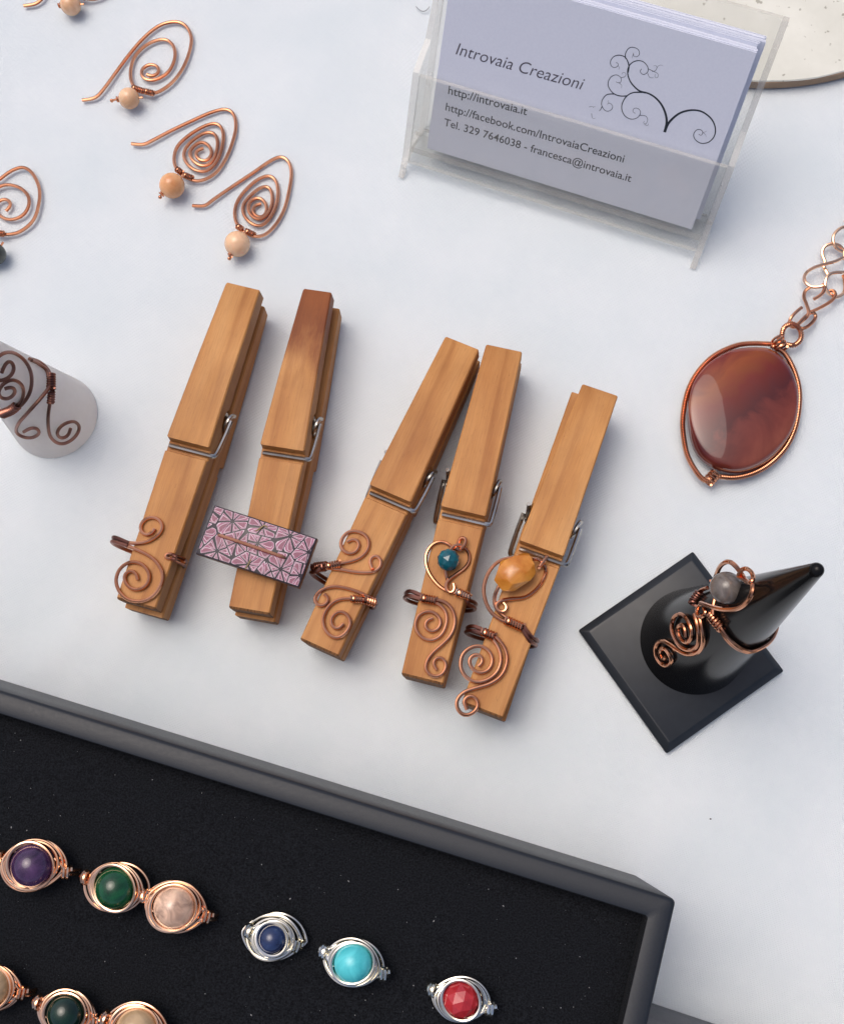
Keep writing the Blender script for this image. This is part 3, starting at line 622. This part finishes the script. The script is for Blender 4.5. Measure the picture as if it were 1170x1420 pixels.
# 5 amber nugget
q = zw(620, 750, 5.4625); a = U(700, 880, 0)
T = ring_thing('copper ring with amber nugget in a wire loop and spiral tail overhanging', a, 'wire rings held on clothespins')
wires(T, 'loop_wire', [[(560, 130, 17.6), (470, 131, 17.2), (380, 162), (312, 240), (277, 350), (287, 450), (330, 538), (390, 590), (460, 622), (560, 662)],
    [(700, 185, 17.8), (735, 180, 17.5), (746, 240), (712, 320), (650, 390), (580, 430), (480, 440, 16.8), (402, 455, 16.9), (370, 490, 16.9), (385, 528, 16.9), (425, 540, 17), (452, 505, 17), (425, 468, 17)],
    [(420, 300, 18), (382, 362, 17.6), (356, 430), (366, 500), (402, 552), (470, 597), (560, 640)],
    [(650, 140, 18.5), (685, 136, 18), (718, 160, 17.6), (710, 195, 17.4), (685, 210, 17.4)], [(756, 118, 17.2), (735, 150, 18), (700, 195, 18.2)]], COPPER, 620, 750, 5.4625, HW, .52)
wires(T, 'spiral', [[(270, 680), (340, 708), (410, 772), (452, 860), (446, 950), (402, 1030), (320, 1085), (220, 1115), (132, 1145), (77, 1200), (75, 1268), (120, 1318), (180, 1312), (230, 1262), (222, 1202), (172, 1176), (127, 1210), (150, 1282)],
    [(270, 705), (335, 738), (388, 810), (408, 900), (380, 990), (310, 1050), (220, 1070), (140, 1030), (102, 960), (112, 870), (170, 812), (250, 797), (320, 840), (343, 912), (310, 980), (240, 1000), (182, 960), (167, 900), (210, 862), (258, 878), (266, 920), (235, 952)]], COPPER, 620, 750, 5.4625, HW, .52)
random.seed(11)
bm = bmesh.new(); nc = U(*q(515, 235), 19.6)
e1 = (U(*q(640, 140), 19.6)-U(*q(395, 320), 19.6)).normalized(); e2 = V((-e1.y, e1.x, 0))
for i in range(70):
    z = random.uniform(-1, 1); t = random.uniform(0, 6.283); s_ = math.sqrt(1-z*z)
    bm.verts.new(nc+e1*6.3*s_*math.cos(t)+e2*4.7*s_*math.sin(t)+V((0, 0, 3.2*z)))
bmesh.ops.convex_hull(bm, input=bm.verts); bmesh.ops.delete(bm, geom=[v for v in bm.verts if not v.link_faces], context='VERTS')
bmesh.ops.dissolve_limit(bm, angle_limit=math.radians(9), verts=bm.verts[:], edges=bm.edges[:]); bm.verts.index_update()
m = MB().add([v.co.copy() for v in bm.verts], [tuple(v.index for v in f.verts) for f in bm.faces]); bm.free()
T.part('amber_nugget', m, AMBER, smooth=True, sharp=22)
w = MB(); w.coil([U(*q(440, 600), 16.9), U(*q(575, 660), 16.9)], 1.05, .36, .74); T.part('wire_coil', w, COPPER)
w = MB(); w.coil([U(*q(262, 688), 16.9), U(*q(362, 728), 16.9)], 1.05, .36, .74); T.part('wire_coil', w, COPPER)
band(T, 4, q(280, 690), q(148, 680), q(676, 780), q(575, 660), COPPER_DARK)

# ------------------------------------------------------------------ pink patterned clay ring on the second pin
HT = 20.2
tc = [U(299, 699, HT), U(441, 748, HT), U(412, 813, HT), U(269, 768, HT)]
ctr = sum(tc, V((0, 0, 0)))/4; e1 = ((tc[1]-tc[0])+(tc[2]-tc[3])); e1.z = 0; TW = e1.length/2; e1.normalize()
e2 = V((-e1.y, e1.x, 0)); TD = abs((tc[0]-tc[3]).dot(e2))*.5+abs((tc[1]-tc[2]).dot(e2))*.5
T = Thing('clay_ring', 'rectangular pink, white and charcoal patterned ring across the stained clothespin', 'ring', (ctr.x, ctr.y, 0))
def tl(u, v, z): return V((ctr.x, ctr.y, 0))+e1*u+e2*v+V((0, 0, HT+z-.0011*u*u))
def tloop(ins, z, n=10):
    r = []; a, b = TW/2-ins, TD/2-ins
    for (u0, v0, u1, v1) in ((-a, -b, a, -b), (a, -b, a, b), (a, b, -a, b), (-a, b, -a, -b)):
        for i in range(n): r.append(tl(u0+(u1-u0)*i/n, v0+(v1-v0)*i/n, z))
    return r
T.part('tile_body', MB().loops([tloop(.4, -3.1), tloop(.05, -2.8), tloop(0, -.5)]), TAN_CLAY)
T.part('tile_face', MB().loops([tloop(0, -.5), tloop(.05, -.2), tloop(.35, 0)]), CHAR_CLAY)
zt = lambda x, y: (lambda p: ((p-V((ctr.x, ctr.y, HT))).dot(e1), (p-V((ctr.x, ctr.y, HT))).dot(e2)))(U(255+x/5.85, 680+y/5.85, HT))
cents = [zt(x, y) for x, y in ((395, 250), (268, 492), (862, 372), (785, 640), (640, 300), (520, 600), (210, 150), (130, 340), (1010, 500), (600, 430), (640, 700), (940, 690), (430, 420))]
def clip(poly, p, n):                                 # keep the side where (x-p).n <= 0
    out = []
    for i in range(len(poly)):
        a, b = poly[i-1], poly[i]; da = (a[0]-p[0])*n[0]+(a[1]-p[1])*n[1]; db = (b[0]-p[0])*n[0]+(b[1]-p[1])*n[1]
        if (da <= 0) != (db <= 0):
            t = da/(da-db); out.append((a[0]+(b[0]-a[0])*t, a[1]+(b[1]-a[1])*t))
        if db <= 0: out.append(b)
    return out
random.seed(3); pet = MB()
for ci, c in enumerate(cents):
    n = 8 if ci < 4 else 7; a0 = random.uniform(0, 6)
    for k in range(n):
        th = a0+2*math.pi*k/n+random.uniform(-.12, .12); L = random.uniform(4.4, 5.6); bend = random.uniform(-.5, .5)
        for layer, (sc_, z, mi) in enumerate(((1, .03, 0), (.84, .06, 1), (.5, .09, 0), (.44, .12, 2))):
            pts = []
            for i in range(15):
                t = i/14; wdt = 1.9*sc_*max(0, math.sin(math.pi*min(1, t)))**.35*(.45+.6*t)
                pts.append((t, wdt))
            ins = (0, .14, .5, .56)[layer]; s0 = .35+ins; s1 = L-ins
            sh_ = .09*layer; cl = [(s0+(s1-s0)*t, sh_+w_*.9+bend*t*t*.8) for t, w_ in pts]+[(s0+(s1-s0)*t, sh_-w_*.9+bend*t*t*.8) for t, w_ in reversed(pts)]
            poly = [(c[0]+x*math.cos(th)-y*math.sin(th), c[1]+x*math.sin(th)+y*math.cos(th)) for x, y in cl]
            for cj, d in enumerate(cents):
                if cj == ci: continue
                dx, dy = d[0]-c[0], d[1]-c[1]; l = math.hypot(dx, dy)
                poly = clip(poly, (c[0]+dx/2-dx/l*(.17+.13*layer), c[1]+dy/2-dy/l*(.17+.13*layer)), (dx/l, dy/l))
                if len(poly) < 3: break
            g = .4+.13*layer*.4
            for p_, n_ in (((TW/2-g, 0), (1, 0)), ((-TW/2+g, 0), (-1, 0)), ((0, TD/2-g), (0, 1)), ((0, -TD/2+g), (0, -1))):
                if len(poly) >= 3: poly = clip(poly, p_, n_)
            # keep wedge between neighbouring petals
            hw_ = math.pi/n
            for s_ in (1, -1):
                an = th+s_*(hw_)*(1 if s_ < 0 else 1); nx, ny = -math.sin(an)*s_, math.cos(an)*s_
                if len(poly) >= 3: poly = clip(poly, (c[0]-nx*(.20, .27, .42, .465)[layer], c[1]-ny*(.20, .27, .42, .465)[layer]), (nx, ny))
            if len(poly) >= 3: pet.add([tl(x, y, z) for x, y in poly], [tuple(range(len(poly)))], mi)
T.part('petal_inlay', pet, [WHITE_CLAY, PINK, PINK_D], smooth=False, kind='stuff')
s0, s1 = zt(650, 285), zt(500, 645)
for (u0, v0), (u1, v1) in (((s0[0], s0[1]), (s0[0]-.9, s0[1]-1.6)), (zt(545, 560), zt(500, 640)), (zt(585, 330), zt(650, 285)), (zt(650, 285), zt(680, 300))):
    T.part('gold_seam', MB().tube([tl(u0, v0, .05), tl((u0+u1)/2, (v0+v1)/2, .09), tl(u1, v1, .05)], .2, 6), GOLD_CLAY)
w0, w1 = zt(300, 368), zt(800, 540)
T.part('copper_stitch', MB().wire([tl(w0[0]-.2, w0[1], -.6), tl(w0[0], w0[1], .3), tl((w0[0]+w1[0])/2, (w0[1]+w1[1])/2, .62), tl(w1[0], w1[1], .35), tl(w1[0]+.2, w1[1], -.6)], .48, smooth=1), COPPER)
a, ex, ey, k = PINF[1]; cpin = a+ex*((V((ctr.x, ctr.y, 0))-a).dot(ex))
P = [cpin+ey*(9*math.sin(t))+V((0, 0, 9.0+8.2*math.cos(t))) for t in [i*2*math.pi/24 for i in range(24)]]
T.part('ring_band', MB().wire(P, .6, closed=True), COPPER_DARK)

# ------------------------------------------------------------------ black cone stand with its ring
pc = [U(803, 873, 1.5), U(961.5, 764.5, 1.5), U(1085.5, 931, 1.5), U(923, 1046.5, 1.5)]
ctr = sum(pc, V((0, 0, 0)))/4; e1 = ((pc[1]-pc[0])+(pc[2]-pc[3])).normalized(); e2 = V((-e1.y, e1.x, 0))
sw = ((pc[1]-pc[0]).length+(pc[2]-pc[3]).length)/4; sdp = ((pc[0]-pc[3]).length+(pc[1]-pc[2]).length)/4
T = Thing('ring_cone_stand', 'glossy black upright cone on a square black foot, wearing the grey bead ring', 'ring stand', (ctr.x, ctr.y, 0))
def ploop(a, b, z, r=.5, n=3):
    o = []
    for sx, sy, a0 in ((1, 1, 0), (-1, 1, 90), (-1, -1, 180), (1, -1, 270)):
        for i in range(n+1):
            t = math.radians(a0+90*i/n); o.append(V((ctr.x, ctr.y, z))+e1*(sx*(a-r)+r*math.cos(t))+e2*(sy*(b-r)+r*math.sin(t)))
    return o
T.part('square_plate', MB().loops([ploop(sw-.3, sdp-.3, .05), ploop(sw, sdp, .4), ploop(sw, sdp, 1.5), ploop(sw-.25, sdp-.25, 1.75), ploop(sw-1.9, sdp-1.9, 3.12), ploop(sw-2.1, sdp-2.1, 3.2)]), BLACK_PLATE, sharp=20)
fb_ = U(75, 577, 0); CZ = 3.2; cb = U(962, 889, CZ); CHT = 92; ct = U(1131, 791, CHT); ax = ct-cb
def cone_mesh(cb, ax, r0, r1, nz=40, n=72, flare=0.0):
    L = []
    for i in range(nz+1):
        t = i/nz; r = r0+(r1-r0)*t+flare*(math.exp(-t*30)); c = cb+ax*t
        L.append([c+V((r*math.cos(6.28318*k/n), r*math.sin(6.28318*k/n), 0)) for k in range(n)])
    top = cb+ax; u = ax.normalized()
    for a in (20, 40, 60, 78): L.append([top+u*r1*1.1*math.sin(math.radians(a))+V((r1*math.cos(math.radians(a))*math.cos(6.28318*k/n), r1*math.cos(math.radians(a))*math.sin(6.28318*k/n), 0)) for k in range(n)])
    return MB().loops(L)
cm = cone_mesh(cb, ax, 14.7, 1.55); cone_bvh = BVHTree.FromPolygons([tuple(p) for p in cm.v], cm.f)
T.part('cone', cm, BLACK_CONE, sharp=60)
def hug(bvh, px, py, off, fb, lift=0.0):
    r = ray(px, py); h = bvh.ray_cast(V((0, 0, HC)), r)
    if h[0] is None:                                  # beside the silhouette: level with the nearest point of the axis
        o, A, D = V((0, 0, HC)), (fb_ if bvh is not cone_bvh else cb), (V((0, 0, 1)) if bvh is not cone_bvh else ax.normalized())
        w0 = o-A; b = r.dot(D); return o+r*((b*D.dot(w0)-r.dot(w0))/(1-b*b)) - r*(off+lift)
    n = h[1] if h[1].dot(r) < 0 else -h[1]
    return h[0]+n*off-r*lift
def hugwires(T, name, specs, mat, bvh, ox, oy, sc, r, off, lift=0.0):
    for sp in specs:
        P = []; last = 20
        for p in sp:
            if len(p) > 2: w = U(ox+p[0]/sc, oy+p[1]/sc, p[2])
            else: w = hug(bvh, ox+p[0]/sc, oy+p[1]/sc, off, last, lift)
            last = w.z; P.append(w)
        T.part(name, MB().wire(P, r, smooth=4), mat)
rb = hug(cone_bvh, 975, 850, 0, 20)
T = ring_thing('antiqued copper ring with grey bead and heart loop on the black cone', rb, None)
hugwires(T, 'spiral', [[(500, 600), (520, 660), (535, 760), (520, 860), (450, 905), (372, 880), (312, 800), (290, 720), (312, 635), (370, 602), (430, 640), (470, 720), (470, 790), (430, 840), (382, 820), (346, 760), (352, 710), (390, 690), (414, 730), (420, 792)],
    [(540, 600), (560, 680), (573, 780), (560, 870), (510, 930), (420, 942), (335, 903), (270, 860), (200, 833), (152, 872), (146, 950), (180, 1020), (240, 1048), (284, 1008), (270, 950), (232, 902), (196, 902), (182, 950), (206, 990), (236, 972)]], COPPER, cone_bvh, 890, 760, 6.5, .56, .75)
hh = 37
hugwires(T, 'heart_wire', [[(535, 500), (600, 522), (680, 545), (770, 556), (870, 543), (950, 490), (1000, 400), (1000, 310), (950, 312), (905, 245), (850, 170), (790, 122), (730, 140), (690, 190), (668, 250), (640, 330)]], COPPER, cone_bvh, 890, 760, 6.5, .55, .2, 5.0)
hugwires(T, 'heart_wire', [[(870, 240), (900, 195), (945, 185), (990, 220), (1008, 290), (985, 320), (930, 290), (870, 255)]], COPPER, cone_bvh, 890, 760, 6.5, .5, .2, 6.2)
hugwires(T, 'bead_pin', [[(690, 400), (660, 480), (648, 560), (650, 600)]], COPPER, cone_bvh, 890, 760, 6.5, .5, .2, 1.8)
hugwires(T, 'small_loop', [[(600, 515), (540, 512), (505, 545), (500, 595), (545, 622), (585, 585), (565, 545)]], COPPER, cone_bvh, 890, 760, 6.5, .5, .2, 2.2)
hugwires(T, 'shoulder_wire', [[(485, 500), (500, 455), (550, 405), (612, 380)]], COPPER, cone_bvh, 890, 760, 6.5, .52, .8)
T.part('grey_bead', MB().ball(hug(cone_bvh, 890+760/6.5, 760+360/6.5, 0, 40, 6.0), 3.75), GREYBEAD)
P = [hug(cone_bvh, 890+x/6.5, 760+y/6.5, .75, 25) for x, y in ((645, 590), (690, 650), (745, 712))]
w = MB(); w.coil(P, 1.1, .36, .78); T.part('wire_coil', w, COPPER)
P = [hug(cone_bvh, 890+x/6.5, 760+y/6.5, .75, 28) for x, y in ((478, 520), (500, 470), (545, 415))]
w = MB(); w.coil(P, .95, .34, .7); T.part('wire_coil', w, COPPER_DARK)
# the band runs round the cone behind
tb = []
for off2 in (-.6, .6):
    P = [hug(cone_bvh, 890+x/6.5, 760+y/6.5, .6, 25) for x, y in ((665, 620), (730, 720), (800, 820), (880, 885), (960, 912), (1030, 893))]
    P = [p+ax.normalized()*off2 for p in P]
    end = P[-1]; tt = (end.z-cb.z)/ax.z; cc_ = cb+ax*tt; r_ = 14.7+(1.55-14.7)*tt+.6
    a_ = math.atan2(end.y-cc_.y, end.x-cc_.x); st = hug(cone_bvh, 890+612/6.5, 760+380/6.5, .6, 28); b_ = math.atan2(st.y-cc_.y, st.x-cc_.x)
    if b_ < a_: b_ += 2*math.pi
    for i in range(1, 8):
        u_ = i/8; an = a_+(b_-a_)*u_; z_ = end.z+(33-end.z)*u_; t2 = (z_-cb.z)/ax.z; c2 = cb+ax*t2; r2 = 14.7+(1.55-14.7)*t2+.6
        P.append(V((c2.x+r2*math.cos(an), c2.y+r2*math.sin(an), z_)))
    T.part('ring_band', MB().wire(P, .55, smooth=4), COPPER)

# ------------------------------------------------------------------ frosted cone with its ring, left edge
fax = V((0, 0, 66))
fm = cone_mesh(fb_, fax, 13.3, 2.6); fbvh = BVHTree.FromPolygons([tuple(p) for p in fm.v], fm.f)
o = fm.build('frosted_ring_cone', FROST, None, fb_.copy(), sharp=60)
tag(o, 'frosted white ring cone standing at the left edge', 'ring stand')
T = ring_thing('dark antiqued copper scroll ring hanging on the frosted white cone', hug(fbvh, 60, 560, 0, 10), None)
hugwires(T, 'scroll', [[(-90, 300), (-60, 205), (0, 160), (80, 150), (160, 177), (240, 240), (300, 340), (320, 450), (302, 570), (245, 668), (172, 738), (90, 785), (0, 805), (-70, 790)],
    [(120, 730), (200, 682), (235, 600), (230, 512), (180, 452), (110, 427), (40, 452), (0, 500), (-15, 560), (22, 615), (90, 620), (145, 572), (142, 522), (100, 502), (40, 517)],
    [(-40, 430), (20, 425), (95, 385), (128, 310), (100, 250), (60, 242), (25, 280), (0, 350)],
    [(515, 500), (490, 545), (400, 652), (290, 780), (205, 890), (187, 980), (250, 1033), (345, 1045), (418, 1002), (402, 952), (340, 938), (262, 980)],
    [(530, 560), (518, 690), (506, 800), (512, 930), (542, 1040), (620, 1108), (710, 1105), (800, 1040), (840, 950), (802, 892), (730, 886), (642, 930), (607, 1000), (650, 1053), (718, 1030), (745, 955)]], COPPER_BROWN, fbvh, 0, 470, 7.8, .5, .72)
hugwires(T, 'ring_band', [[(300, 226), (350, 236), (410, 262), (470, 310), (515, 365), (525, 430)], [(320, 240), (370, 262), (430, 300), (485, 345), (508, 420)]], COPPER_BROWN, fbvh, 0, 470, 7.8, .5, .6)
for P_, R_ in ((((522, 385), (522, 535)), 1.15), (((530, 560), (526, 690)), .85), (((180, 690), (120, 745), (40, 785)), 1.1)):
    w = MB(); w.coil([hug(fbvh, x/7.8, 470+y/7.8, .75, 15) for x, y in P_], R_, .34, .7); T.part('wire_coil', w, COPPER_DARK)

# ------------------------------------------------------------------ black tray
TRH = 57.0
tc_ = U(938, 1248, TRH); tlft = U(0, 957, TRH)
e1 = (tlft-tc_).normalized(); e2 = V((-e1.y, e1.x, 0))       # e1 towards the left, e2 towards the viewer
TRW, TRD = 225.0, 150.0
def trl(u, v, z): return V((tc_.x, tc_.y, 0))+e1*u+e2*v+V((0, 0, z))
if (U(905, 1420, TRH)-tc_).dot(e2) < 0: e2 = -e2
def rr_loop(i, z, r, n=6, w=TRW, d=TRD, f=trl):
    o = []
    for cu_, cv_, a0 in ((w-i-r, d-i-r, 0), (i+r, d-i-r, 90), (i+r, i+r, 180), (w-i-r, i+r, 270)):
        for k in range(n+1):
            t = math.radians(a0+90*k/n); o.append(f(cu_+r*math.cos(t), cv_+r*math.sin(t), z))
    return o
T = Thing('ring_tray', 'deep black tray with raised rim and velvet floor holding bead rings', 'tray', trl(TRW/2, TRD/2, 0))
FLR = TRH-4.6; RW = 5.2
m = MB().loops([rr_loop(.6, .05, 1.2), rr_loop(0, .8, 1.2), rr_loop(0, TRH-.9, 1.2), rr_loop(.25, TRH-.3, 1.2), rr_loop(.9, TRH, 1.2), rr_loop(RW-.9, TRH, .9), rr_loop(RW-.25, TRH-.25, .8)], True, False)
m.f = [tuple(reversed(q_)) for q_ in m.f] if e1.cross(e2).z < 0 else m.f
T.part('tray_frame', m, LEATHERETTE, sharp=60)
m = MB().loops([rr_loop(RW-.25, TRH-.25, .8), rr_loop(RW, TRH-.9, .8), rr_loop(RW, FLR-3, .8)], False, False)
T.part('velvet_lining', m, VELVET, sharp=60)
m = MB(); NXv, NYv = 60, 40; iw, idp = TRW-2*RW-.1, TRD-2*RW-.1; vs = []
for j in range(NYv+1):
    for i in range(NXv+1):
        u_, v_ = i/NXv, j/NYv; ed = min(u_, 1-u_)*iw, min(v_, 1-v_)*idp; z = FLR-1.2*math.exp(-min(ed)/1.6)+.35*noise.noise(V((u_*9, v_*6, 1)))
        vs.append(trl(RW+.05+u_*iw, RW+.05+v_*idp, z))
m.add(vs, [(j*(NXv+1)+i, j*(NXv+1)+i+1, (j+1)*(NXv+1)+i+1, (j+1)*(NXv+1)+i) for j in range(NYv) for i in range(NXv)])
T.part('velvet_insert', m, VELVET, sharp=180)
m = MB(); random.seed(21)
for i in range(260):
    c = trl(RW+3+random.random()*165, RW+2+random.random()*75, FLR+.25); s_ = random.choice((.04, .04, .05, .05, .06, .07, .12)); a_ = random.uniform(0, 6)
    d_ = V((math.cos(a_), math.sin(a_), 0)); l_ = s_*random.choice((1, 1, 1.3, 2.2))
    m.add([c-d_*l_, c+V((-d_.y, d_.x, .3))*s_, c+d_*l_, c-V((-d_.y, d_.x, 0))*s_, c+V((0, 0, s_))], [(0, 3, 4), (3, 2, 4), (2, 1, 4), (1, 0, 4)])
tag(m.build('lint', LINT, None, trl(90, 40, FLR)), 'white lint specks scattered over the black velvet', 'lint', None, 'stuff')

# grey tray whose corner shows at the bottom edge
gc = U(908, 1411.5, 22); ge = (U(935, 1420.5, 22)-gc).normalized(); gn = V((ge.y, -ge.x, 0))
g2 = gc-ge*6
gl_ = lambda u, v, z: V((g2.x, g2.y, 0))+ge*u+gn*v+V((0, 0, z))
T = Thing('grey_tray', 'grey tray just showing at the bottom edge beside the black tray', 'tray', gl_(60, 40, 0))
m = MB().loops([rr_loop(.6, .05, 1.2, w=120, d=80, f=gl_), rr_loop(0, .8, 1.2, w=120, d=80, f=gl_), rr_loop(0, 21.2, 1.2, w=120, d=80, f=gl_), rr_loop(.8, 22, 1.2, w=120, d=80, f=gl_), rr_loop(4.2, 22, .9, w=120, d=80, f=gl_), rr_loop(5, 21.2, .8, w=120, d=80, f=gl_), rr_loop(5, 15, .8, w=120, d=80, f=gl_)], True, True)
m.f = [tuple(reversed(q_)) for q_ in m.f]
T.part('tray_frame', m, GREYBOX, sharp=60)

# ------------------------------------------------------------------ bead rings in the tray
def bead_ring(label, px, py, rpx, a1, a2, wire, stone, facet=False, nw=3, wscale=1.0, wr=.39, seed=0, left=True, right=True):
    rnd = random.Random(seed); sc_ = 1500/(HC-FLR-5)*.97; r = rpx/sc_
    zc_ = FLR+r*.62+1.3; c = U(px, py, zc_); ex = (U(*a2, zc_)-U(*a1, zc_)).normalized(); ey = V((-ex.y, ex.x, 0)); ez = V((0, 0, 1))
    T = Thing('bead_ring', label, 'ring', V((c.x, c.y, FLR)), 'wire-wrapped bead rings in the black tray')
    G = lambda x, y, z: c+ex*x+ey*y+ez*z
    T.part('bead', faceted(c, r*1.02, 2, .95, .5) if facet else MB().ball(c, r), stone, smooth=not facet)
    for k in range(nw):
        R = r*.96+wr*.55+k*.15*wscale; X = R*(1.06+.14*k*min(1, 3/nw)); z = r*.36-k*.42; tx, ty = rnd.uniform(-.12, .12), rnd.uniform(-.16, .16)
        dy = rnd.uniform(-.12, .12)*k; rot_ = rnd.uniform(-.3, .3); P = []
        for i in range(28):
            t = 2*math.pi*i/28; s_, c_ = math.sin(t), math.cos(t)
            y = R*s_*(abs(s_)**(.13*k)); x = X*c_; y += (.10*k+rot_)*c_*r*.5
            P.append(G(x, y+dy, max(-r*.55+.2, z+tx*x*.6+ty*y*.8-.02*x*x/r*k)))
        T.part('wire_wrap', MB().wire(P, wr, closed=True, smooth=2), wire)
    sh = r*1.36+.3
    for sgn, on in ((1, right), (-1, left)):
        if not on: continue
        P = [G(sgn*(r*1.15+wr*2), 0, .2), G(sgn*(sh-.1), rnd.uniform(-.3, .3), .1), G(sgn*(sh+1.5), 0, -.6)]
        w = MB(); w.coil(P[1:], 1.3, wr, wr*2.1, per=12); T.part('shoulder_coil', w, wire)
        for o_ in (-.55, .55):
            w = MB(); w.wire([G(sgn*r*.9, o_*4.2, .5), G(sgn*(r*1.2), o_*2.6, .5), G(sgn*(sh+.2), o_*.8, .1), G(sgn*(sh+1.5), o_*.8, -.9), G(sgn*(sh+2.1), o_*.8, -3.6), G(sgn*(sh+1.6), o_*.8, -7.5), G(sgn*(sh-.6), o_*.8, -11)], wr*.95); T.part('shank_wire', w, wire)
    return T
bead_ring('copper ring with purple amethyst bead at the left edge of the tray', 46.5, 1200, 29, (5, 1186), (90, 1204), COPPER_BRIGHT, AMETHYST, seed=1, nw=4)
bead_ring('copper ring with glossy green bead between the amethyst and peach rings', 161.5, 1231, 27.5, (122, 1215), (208, 1243), COPPER_BRIGHT, GREEN, seed=2, nw=4)
bead_ring('copper ring with mottled peach bead, touching the green bead ring', 243, 1258, 28, (205, 1244), (303, 1276), COPPER_BRIGHT, PEACH, seed=3, nw=4)
bead_ring('silver ring with small navy blue bead in many wire wraps', 378, 1302, 19, (345, 1286), (420, 1312), SILVER, NAVY, seed=4, nw=6, wscale=2.3)
bead_ring('silver ring with bright turquoise bead', 490, 1335, 25, (452, 1316), (540, 1350), SILVER, TURQ, seed=5, nw=4)
bead_ring('silver ring with red faceted bead, rightmost in the tray', 639, 1386, 23, (600, 1370), (672, 1394), SILVER, RED, facet=True, seed=6, nw=4)
bead_ring('copper ring cut by the left edge in the lower row of the tray', -10, 1368, 25, (-40, 1360), (40, 1380), COPPER_BRIGHT, BEIGE, seed=7, nw=4)
bead_ring('copper ring with blackish green bead in the lower row of the tray', 93, 1404, 25, (60, 1385), (140, 1412), COPPER_BRIGHT, DKGREEN, seed=8, nw=4)
bead_ring('copper ring with beige bead cut by the bottom edge of the picture', 190, 1427, 27, (150, 1412), (235, 1440), COPPER_BRIGHT, BEIGE, seed=9, nw=4)
